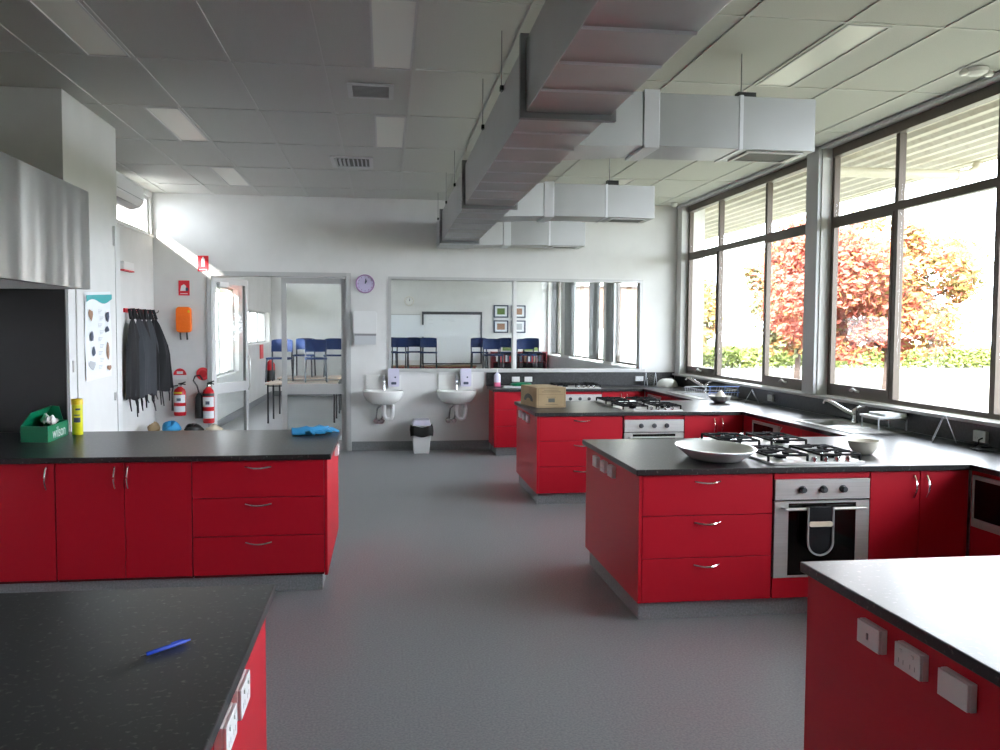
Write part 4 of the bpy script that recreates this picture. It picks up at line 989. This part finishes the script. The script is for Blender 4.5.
MB().lathe([(.075, 0), (.07, -.025), (.045, -.04)], (3.98, 5.45, CE-.001), 20).build('base', 'plastic_white', t)
for s in (-1, 1): MB().lathe([(.012, 0), (.03, -.02), (.032, -.035), (.02, -.045)], (3.98+s*.09, 5.45, CE-.001), 14).build('lamp_head', 'ceramic', t)
t = thing('motion_sensor', 'small white dome sensor on the ceiling in the back window corner', 'sensor', (4.03, 11.75, CE))
MB().lathe([(.05, 0), (.05, -.02), (.035, -.045), (.012, -.055)], (4.03, 11.75, CE-.001), 16).build('dome', 'plastic_white', t)
# air conditioner
t = thing('air_conditioner', 'white split-system air conditioner high on the left wall', 'air conditioner', (XL, 10.25, 3.10))
MB().prism([(XL+.001, 3.10), (XL+.10, 3.09), (XL+.19, 3.12), (XL+.23, 3.18), (XL+.23, 3.34), (XL+.20, 3.385), (XL+.001, 3.39)], 'z', 0, 0) if False else None
prof = [(3.10, XL+.001), (3.09, XL+.10), (3.12, XL+.19), (3.18, XL+.23), (3.34, XL+.23), (3.385, XL+.20), (3.39, XL+.001)]
MB().prism(prof, 'y', 9.72, 10.78).build('casing', 'plastic_white', t, bevel=.012)
MB().box(XL+.225, XL+.232, 9.74, 10.76, 3.195, 3.202).build('panel_gap', 'grey_plastic', t)
MB().hexa([(XL+.09, 9.77, 3.083), (XL+.19, 9.77, 3.113), (XL+.19, 10.73, 3.113), (XL+.09, 10.73, 3.083)], [(XL+.09, 9.77, 3.090), (XL+.187, 9.77, 3.120), (XL+.187, 10.73, 3.120), (XL+.09, 10.73, 3.090)]).build('louvre', 'grey_plastic', t)

# ------------------------------------------------------------------ ducts
DX0, DX1, DZ0, DZ1 = .71, 1.15, 2.80, 3.16
t = thing('air_duct', 'galvanised main air duct running down the middle of the ceiling', 'duct', ((DX0+DX1)/2, 5, DZ0))
segs = [(-2.0, 1.05), (1.06, 4.36), (4.40, 7.66), (7.70, 10.78), (10.82, 11.92)]
for a, b in segs:
    s = MB().box(DX0, DX1, a, b, DZ0, DZ1).build('duct_section', 'galv', t, bevel=.003)
    n = int((b-a)/.46)
    for k in range(1, n+1):
        y = a+(b-a)*k/(n+1)
        MB().prism([(y-.016, DZ0-.0005), (y, DZ0-.009), (y+.016, DZ0-.0005)], 'x', DX0+.004, DX1-.004).build('stiffening_crease', 'galv_rib', s)
for y in (1.055, 4.38, 7.68, 10.80):
    MB().cells([DX0-.03, DX0+.002, DX1-.002, DX1+.03], [DZ0-.03, DZ0+.002, DZ1-.002, DZ1+.03], lambda i, j: not (i == 1 and j == 1), y-.02, y+.02, 'y').build('flange', 'flange', t)
for y in (2.6, 5.2, 6.2, 8.7, 9.9, 11.4):
    for x in ((DX0-.012,) if y in (5.2, 8.7, 11.4) else (DX0-.012, DX1+.012)):
        MB().tube([(x, y, DZ1-.04), (x, y, CE+.004)], .003, 6).build('hanger_rod', 'flange', t)
        MB().box(x-.010, x+.010, y-.02, y+.02, DZ1-.03, DZ1-.002).build('hanger_bracket', 'black', t)
def branch(label, y0, y1, x1, rod):
    t = thing('duct_branch', label, 'duct', (1.9, (y0+y1)/2, 2.83), 'duct branches towards the windows')
    z0, z1 = 2.835, 3.160
    xa, xb, xc = DX1+.002, 1.58, 1.68
    w_ = .035
    g = MB(); g.hexa([(xa, y0-w_, z0-.02), (xb, y0, z0), (xb, y1, z0), (xa, y1+w_, z0-.02)], [(xa, y0-w_, z1-.005), (xb, y0, z1), (xb, y1, z1), (xa, y1+w_, z1-.005)]); g.build('transition', 'galv', t)
    MB().box(xb+.001, xc, y0-.012, y1+.012, z0-.015, z1+.015).build('collar', 'galv_rib', t, bevel=.003)
    xm = (xc+x1)/2+.02
    MB().box(xc+.001, xm-.001, y0, y1, z0, z1).build('duct_section', 'galv', t, bevel=.002)
    b = MB().box(xm, x1, y0, y1, z0, z1).build('outlet_box', 'galv', t, bevel=.002)
    MB().box(xm-.012, xm+.012, y0-.006, y1+.006, z0-.006, z1+.006).build('joint_strip', 'galv_rib', t)
    gx0, gx1, gy0, gy1 = xm+.06, x1-.05, y0+.05, y1-.05
    gr = MB(); gr.cells([gx0, gx0+.025, gx1-.025, gx1], [gy0, gy0+.02, gy1-.02, gy1], lambda i, j: not (i == 1 and j == 1), z0-.010, z0-.001); go = gr.build('grille_frame', 'trim_white', t)
    MB().box(gx0+.026, gx1-.026, gy0+.021, gy1-.021, z0-.005, z0-.002).build('grille_mesh', 'vent_dark', go)
    for xx in (rod,):
        yy = (y0+y1)/2
        MB().box(xx-.06, xx+.06, yy-.03, yy+.03, z1+.001, z1+.075).build('hanger_bracket', 'black', t)
        MB().tube([(xx-.03, yy, z1+.076), (xx-.03, yy, CE+.004)], .004, 6).build('hanger_rod', 'flange', t)
branch('galvanised duct branch nearest the camera with white grille', 5.20, 5.60, 2.70, 2.32)
branch('middle galvanised duct branch towards the window wall', 8.53, 8.93, 2.72, 2.33)
branch('farthest galvanised duct branch against the back wall', 11.50, 11.90, 2.70, 2.33)

# ------------------------------------------------------------------ next room furniture
def make_chair():
    t = thing('stacking_chair', 'x', 'chair', (0, 0, 0), 'blue chairs stood on the tables of the next room')
    MB().rbox(-.20, .20, -.19, .19, .415, .445, .05).build('seat', 'chair_blue', t)
    def B(u, v):
        x = (u-.5)*.39; return (x, -.205-.03*v+.05*(2*u-1)**2*0.9-.0, .545+.23*v-.02*(2*u-1)**4*v)
    g = MB(); g.grid(10, 6, B); g.grid(10, 6, lambda u, v: (B(u, v)[0], B(u, v)[1]-.010, B(u, v)[2])); g.build('backrest', 'chair_blue', t)
    for s in (-1, 1):
        MB().tube([(s*.19, .19, .001), (s*.175, .16, .415)], .016, 6).build('leg', 'chair_frame', t)
        MB().tube([(s*.19, -.22, .001), (s*.18, -.18, .42), (s*.185, -.20, .60), (s*.18, -.215, .74)], .016, 6).build('leg', 'chair_frame', t)
        MB().tube([(s*.177, -.17, .41), (s*.176, .16, .41)], .010, 6).build('side_rail', 'chair_frame', t)
    return t
def table(label, x0, x1, y0, y1, z=.72):
    t = thing('classroom_table', label, 'table', ((x0+x1)/2, (y0+y1)/2, 0), 'tables in the next room')
    MB().box(x0, x1, y0, y1, z-.028, z).build('table_top', 'table_top', t, bevel=.003)
    for x in (x0+.04, x1-.04):
        for y in (y0+.06, y1-.06): MB().tube([(x, y, .001), (x, y, z-.029)], .016, 8).build('leg', 'chair_frame', t)
    MB().tube([(x0+.04, y0+.06, z-.05), (x1-.04, y0+.06, z-.05)], .012, 6).build('rail', 'chair_frame', t)
    MB().tube([(x0+.04, y1-.06, z-.05), (x1-.04, y1-.06, z-.05)], .012, 6).build('rail', 'chair_frame', t)
table('table seen through the glazed door with three chairs on it', -2.10, -.86, 15.62, 16.50)
table('table behind the first one seen through the glazed door', -2.10, -.86, 17.35, 18.2)
table('table under the chairs left of the whiteboard centre', -.15, 1.55, 19.7, 20.85)
table('table under the chairs right of the whiteboard', 2.05, 3.95, 17.9, 18.8)
table('table farther back under the right-hand chairs', 2.25, 4.05, 20.0, 20.9)
proto = make_chair(); first = [True]
def chair(x, y, z, rz, label):
    o = proto if first[0] else copy_tree(proto); first[0] = False
    place(o, (x, y, z), rz, label)
Tz = .722
chair(-1.90, 16.02, Tz, R(170), 'blue chair on the table, left of the door mullion')
chair(-1.24, 15.95, Tz, R(185), 'blue chair on the table, centre of the glazed door')
chair(-1.62, 17.8, Tz, R(175), 'blue chair on the farther table behind the door glass, left one')
chair(-1.02, 17.75, Tz, R(180), 'blue chair on the farther table at the right edge of the door glass')
for x, y, a, s in ((.10, 20.52, 175, 'blue chair cut by the left edge of the interior window'), (.36, 20.0, 180, 'blue chair second from the left edge of the interior window'), (.70, 20.55, 185, 'blue chair half hidden in front of the whiteboard edge'), (1.01, 20.0, 178, 'blue chair just right of the whiteboard left edge'),
                   (2.22, 20.2, 178, 'blue chair in front of the whiteboard right edge'), (2.30, 18.25, 182, 'blue chair right of the whiteboard, nearer and larger'), (2.88, 20.3, 176, 'blue chair just left of the interior window mullion'), (3.05, 18.4, 180, 'blue chair just right of the interior window mullion'), (3.52, 20.3, 184, 'blue chair farthest right in the interior window')):
    chair(x, y, Tz, R(a), s)
# far wall things
t = thing('whiteboard', 'dark-framed whiteboard on the far wall of the next room', 'whiteboard', (1.70, YF, .80))
MB().cells([.94, .985, 2.44, 2.48], [.80, .83, 2.07, 2.14], lambda i, j: not (i == 1 and j == 1), YF-.04, YF-.002, 'y').build('frame', 'frame_dark', t)
b = MB().box(.986, 2.439, YF-.02, YF-.002, .831, 2.069).build('board', 'whiteboard', t)
for x, z, l in ((1.12, 1.93, .10), (1.45, 1.93, .08), (1.60, 1.93, .18), (1.12, 1.83, .10), (1.66, 1.90, .14)):
    MB().tube([(x+l*k/6, YF-.0215, z+.008*math.sin(k*2.3)) for k in range(7)], .003, 4).build('pen_stroke', 'print_grey', b)
t = thing('pinboard', 'pale notice board left of the whiteboard on the far wall', 'notice board', (.35, YF, .9)); MB().box(-.2, .90, YF-.012, YF-.002, .9, 2.07).build('board', 'paper', t); MB().box(-.2, .905, YF-.016, YF-.0125, 2.05, 2.075).build('top_rail', 'alu_grey', t)
o = MB().box(.82, .99, YF-.055, YF-.042, 1.5, 1.80).build('notice_sheet', 'paper'); tag(o, 'white notice sheet on the left edge of the whiteboard', 'notice')
clock('wall_clock', 'pale round clock on the far wall of the next room', (.62, YF-.001, 2.40), .12, 'ceramic_cream', 'ceramic')
k = 0
for z, zw in ((2.16, 'upper'), (1.77, 'lower')):
    for x, xw in ((2.97, 'left'), (3.42, 'right')):
        t = thing('framed_picture', 'navy framed picture on the far wall, %s %s of four' % (zw, xw), 'picture', (x, YF, z-.15), 'four framed pictures')
        MB().cells([x-.19, x-.16, x+.16, x+.19], [z-.16, z-.13, z+.13, z+.16], lambda i, j: not (i == 1 and j == 1), YF-.03, YF-.002, 'y').build('frame', 'frame_navy', t)
        MB().box(x-.159, x+.159, YF-.015, YF-.002, z-.129, z+.129).build('mount', 'paper', t)
        MB().box(x-.10, x+.10, YF-.018, YF-.0155, z-.08, z+.08).build('print', ('print_green', 'print_brown', 'print_brown', 'print_grey')[k], t); k += 1
for x, s in ((3.22, 'left'), (3.75, 'right')):
    t = thing('framed_photo', 'dark green photo card low on the far wall, %s one' % s, 'picture', (x, YF, 1.15)); MB().box(x-.2, x+.2, YF-.02, YF-.002, 1.15, 1.42).build('card', 'print_green', t); MB().box(x-.14, x+.14, YF-.022, YF-.0205, 1.20, 1.37).build('print', 'leaf_dull', t)
t = thing('book_shelf', 'low maroon shelf along the far wall of the next room', 'shelf', (1.5, YF-.3, 0))
MB().box(.1, 2.3, YF-.45, YF-.02, .75, .78).build('shelf_top', 'wood', t); MB().box(.12, 2.28, YF-.42, YF-.03, .001, .749).build('body', 'maroon', t)
for k in range(4): MB().box(.15+.535*k, .67+.535*k, YF-.44, YF-.421, .03, .73).build('door', 'maroon', t)
t = thing('book_shelf', 'maroon and dark book case in the right far corner', 'shelf', (3.4, YF-.3, 0))
MB().cells([2.7, 2.73, 3.38, 3.41, 4.08, 4.11], [0.001, .03, .42, .45, .85, .88, 1.10, 1.13], lambda i, j: not (i in (1, 3) and j in (1, 3, 5)), YF-.42, YF-.03, 'y').build('carcass', 'maroon', t)
MB().box(2.7, 4.11, YF-.029, YF-.015, .001, 1.13).build('back', 'frame_dark', t)
bk = 0
cm = ['maroon', 'paper', 'print_dark', 'sign_red', 'print_brown']
cms = ['maroon', 'white', 'navy', 'red', 'brown']
ORD = 'first second third fourth fifth sixth seventh eighth ninth tenth eleventh twelfth'.split()
for k in range(12):
    x = 2.76+.048*k; hgt = .13+.035*((k*7) % 4)/3
    o = MB().box(x, x+.038, YF-.38, YF-.16, .881, .881+hgt).build('book', cm[k % 5]); tag(o, '%s book, %s from the left in the left half of the corner book case' % (cms[k % 5], ORD[k]), 'book', 'books in the corner book case')
for k in range(12):
    x = 3.44+.048*k; hgt = .13+.035*((k*5) % 4)/3
    o = MB().box(x, x+.036, YF-.38, YF-.16, .881, .881+hgt).build('book', cm[(k+2) % 5]); tag(o, '%s book, %s from the left in the right half of the corner book case' % (cms[(k+2) % 5], ORD[k]), 'book', 'books in the corner book case')
# curtains in the next room
for k, (a, b) in enumerate(((15.15, 15.60), (16.28, 16.95), (18.4, 19.32), (20.3, 20.85))):
    g = MB(); g.grid(40, 3, lambda u, v: (XR-.09+.035*math.sin(u*2*PI*6), a+(b-a)*(u+.12*(v-.5)*(1 if k % 2 else -1)*(1-v)), 3.36-2.24*v))
    o = g.build('curtain', 'curtain'); tag(o, 'grey curtain in the next room, number %s from the door wall' % ('one two three four'.split()[k]), 'curtain', 'grey curtains of the next room')
o = MB().box(XR-.14, XR-.001, 12.5, 21.8, 3.36, 3.39).build('curtain_rail', 'frame_dark'); tag(o, 'dark curtain rail along the next room windows', 'rail')
struct(MB().box(XR-.02, XR-.001, 12.2, 21.99, .001, 1.05).build('trim_5', 'post_grey'))
# far extinguisher and sign
t = thing('fire_extinguisher', 'red extinguisher with black base on the side wall seen through the open door', 'fire extinguisher', (-2.70, 21.0, .40))
MB().lathe([(.09, .0), (.10, .02), (.10, .42), (.05, .50), (.03, .52)], (-2.69, 21.0, .42), 18).build('cylinder', 'ext_red', t)
MB().lathe([(.103, .02), (.103, .28)], (-2.69, 21.0, .42), 18).build('jacket', 'black', t)
MB().box(-2.79, -2.70, 20.97, 21.03, .62, .68).build('wall_bracket', 'grey_plastic', t)
o = MB().box(-2.799, -2.785, 20.0, 20.5, 1.0, 1.32).build('fire_sign', 'sign_red'); tag(o, 'slim red sign above the extinguisher beyond the open door', 'sign')

# ------------------------------------------------------------------ outside
o = MB().box(-60, 90, -40, 140, -.35, -.25).build('lawn', 'lawn'); struct(o); o.name = 'ground'
# roof over both rooms, eave on the window side, added sun-blocking slab on the other side
struct(MB().box(-3.16, 4.5, -5.3, 22.4, CE+.21, CE+.40).build('roof', 'roof_sheet'))
g = MB(); prof = []; x = 4.47; zz = 3.43
while x < 6.0:
    prof += [(x, zz), (x+.05, zz), (x+.08, zz+.035), (x+.17, zz+.035), (x+.20, zz)]; x += .20
N = len(prof)
g.add([(p[0], -3, p[1]) for p in prof]+[(p[0], 26, p[1]) for p in prof], [(i, i+1, i+1+N, i+N) for i in range(N-1)])
struct(g.build('eave_soffit', 'soffit'))
struct(MB().box(4.46, 6.12, -3, 26, 3.48, 3.52).build('eave_roof', 'roof_sheet'))
t = thing('gutter', 'cream rain gutter along the eave outside the windows', 'gutter', (6.1, 12, 3.40)); MB().cells([6.0, 6.01, 6.12, 6.13], [3.44, 3.45, 3.52], lambda i, j: j == 0 or i != 1, -3, 26, 'y').build('channel', 'gutter', t)
t = thing('downpipe', 'pale pipe running under the eave to the gutter outside the right window', 'pipe', (5.2, 6.9, 3.3))
MB().tube([(4.50, 8.2, 3.30), (5.3, 8.2, 3.30), (5.85, 8.2, 3.30)], .05, 10).build('pipe', 'gutter', t)
MB().tube([(5.80, 8.2, 3.30), (5.93, 8.2, 3.31), (6.02, 8.2, 3.36), (6.05, 8.2, 3.425)], .055, 10).build('elbow', 'gutter', t)
MB().box(4.352, 4.50, 8.14, 8.26, 3.24, 3.36).build('wall_bracket', 'gutter', t)
struct(MB().box(-6.4, -3.70, -3, 26, 2.70, 2.78).build('sun_blocker', 'roof_sheet'))  # added slab outside, keeps direct sun off the lower left windows
def tree(name, label, base, h_, cz, rx, ry, rz_, n, mats, seed, size=.13, trunk_r=.13):
    rnd = random.Random(seed); t = thing(name, label, 'tree', base); x, y, z = base
    g = MB(); top = Vector((x+.15, y, z+h_*.75)); g.tube([(x, y, z-.05), (x+.05, y, z+h_*.22), (x-.03, y+.05, z+h_*.45), top], [trunk_r, trunk_r*.8, trunk_r*.6, trunk_r*.2], 8)
    for k in range(10):
        a = rnd.random()*2*PI; s = z+h_*(.24+.35*rnd.random()); r = rx*(.5+.35*rnd.random())
        g.tube([(x, y, s), (x+r*.5*math.cos(a), y+r*.5*math.sin(a), s+.25*r+.2), (x+r*math.cos(a), y+r*math.sin(a), s+.35*r+.5)], [trunk_r*.4, trunk_r*.25, trunk_r*.08], 6)
    g.build('trunk', 'bark', t)
    cl = []
    for k in range(70):
        while True:
            p = Vector((rnd.uniform(-1, 1), rnd.uniform(-1, 1), rnd.uniform(-1, 1)))
            if .25 < p.length < 1: break
        cl.append((p, rnd.uniform(.12, .26)))
    V = [[] for _ in mats]; F = [[] for _ in mats]
    for k in range(n):
        p, r = rnd.choice(cl); q = p+Vector((rnd.gauss(0, 1), rnd.gauss(0, 1), rnd.gauss(0, 1)))*r*.55
        if q.length > 1.12: continue
        c = Vector((q.x*rx-.22*rx, q.y*ry, q.z*rz_+cz-.12*q.x*rz_)); a = Vector((rnd.gauss(0, 1), rnd.gauss(0, 1), rnd.gauss(0, 1))).normalized(); b = a.orthogonal().normalized(); s = size*rnd.uniform(.6, 1.3)
        m = min(len(mats)-1, max(0, int((.5+.5*q.x*.8+.25*q.z*.5+rnd.gauss(0, .22))*len(mats))))
        o0 = len(V[m]); V[m] += [tuple(c-a*s), tuple(c+b*s*.6), tuple(c+a*s), tuple(c-b*s*.6)]; F[m].append((o0, o0+1, o0+2, o0+3))
    for m, mn in enumerate(mats):
        if not F[m]: continue
        me = bpy.data.meshes.new('leaves'); me.from_pydata(V[m], [], F[m]); me.materials.append(M[mn]); me.update()
        o = bpy.data.objects.new('leaves', me); C.objects.link(o); o.parent = t; o['kind'] = 'stuff'
    return t
tree('maple_tree', 'autumn maple turning red and orange on the lawn outside the right window', (15.35, 24.7, -.25), 5.2, 3.45, 3.4, 3.2, 2.25, 34000, ['leaf_red', 'leaf_red', 'leaf_orange', 'leaf_green'], 3, .10)
tree('garden_tree', 'green and orange tree far off outside the left window bay', (14.2, 38.5, -.25), 5.0, 2.9, 1.5, 1.5, 1.9, 4500, ['leaf_dull', 'leaf_green', 'leaf_dull', 'leaf_orange'], 5, .17)
tree('garden_tree', 'red-leaved tree behind the maple outside the window column', (16.6, 33.0, -.25), 5.5, 3.3, 1.7, 1.7, 2.3, 5000, ['leaf_dull', 'leaf_orange', 'leaf_red'], 8, .17)
def hedge(label, x0, x1, y, h_, seed):
    rnd = random.Random(seed); t = thing('hedge', label, 'hedge', ((x0+x1)/2, y, -.25))
    V, F = [], []
    for k in range(14000):
        c = Vector((rnd.uniform(x0, x1), y+rnd.gauss(0, .35), -.2+h_*rnd.random()**.7)); c -= Vector(((x0+x1)/2, y, -.25))
        a = Vector((rnd.gauss(0, 1), rnd.gauss(0, 1), rnd.gauss(0, 1))).normalized(); b = a.orthogonal().normalized(); s = .13*rnd.uniform(.6, 1.3)
        o0 = len(V); V += [tuple(c-a*s), tuple(c+b*s*.6), tuple(c+a*s), tuple(c-b*s*.6)]; F.append((o0, o0+1, o0+2, o0+3))
    me = bpy.data.meshes.new('leaves'); me.from_pydata(V, [], F); me.materials.append(M['hedge']); me.update(); o = bpy.data.objects.new('leaves', me); C.objects.link(o); o.parent = t; o['kind'] = 'stuff'
    g = MB(); 
    for k in range(20): x = x0+(x1-x0)*(k+.5)/20; g.tube([(x, y, -.26), (x+.05, y, h_*.6)], .03, 5)
    g.build('stems', 'bark', t)
hedge('clipped green hedge across the lawn beyond the maple', 12, 34, 43, 1.05, 4)
t = thing('sky_blocker', 'added white sky-blocking box beyond the left-hand windows', 'building', (-14, 18, -.25))  # added box, hides bright sky so the panes reflect less of it
MB().box(-17, -12, 6, 40, -.25, 3.6).build('wall', 'trim_white', t); MB().box(-17.3, -11.7, 5.7, 40.3, 3.601, 3.8).build('roof', 'roof_sheet', t)
# small brick building seen through the next room windows
t = thing('outbuilding', 'brick outbuilding with white base seen through the next room windows', 'building', (8.3, 32, -.25))
MB().box(7.2, 9.6, 31, 34, -.25, 1.75).build('base_wall', 'wall_white', t); MB().box(7.2, 9.6, 31, 34, 1.751, 3.3).build('brick_wall', 'brick', t); MB().box(7.0, 9.8, 30.8, 34.2, 3.301, 3.45).build('roof', 'roof_sheet', t)
tree('garden_tree', 'pale green tree outside the next room windows', (14.0, 49, -.25), 6.0, 3.6, 4.0, 3.0, 3.2, 7000, ['leaf_dull', 'leaf_green'], 12, .2)

for o in bpy.data.objects:
    if '_org' in o: del o['_org']
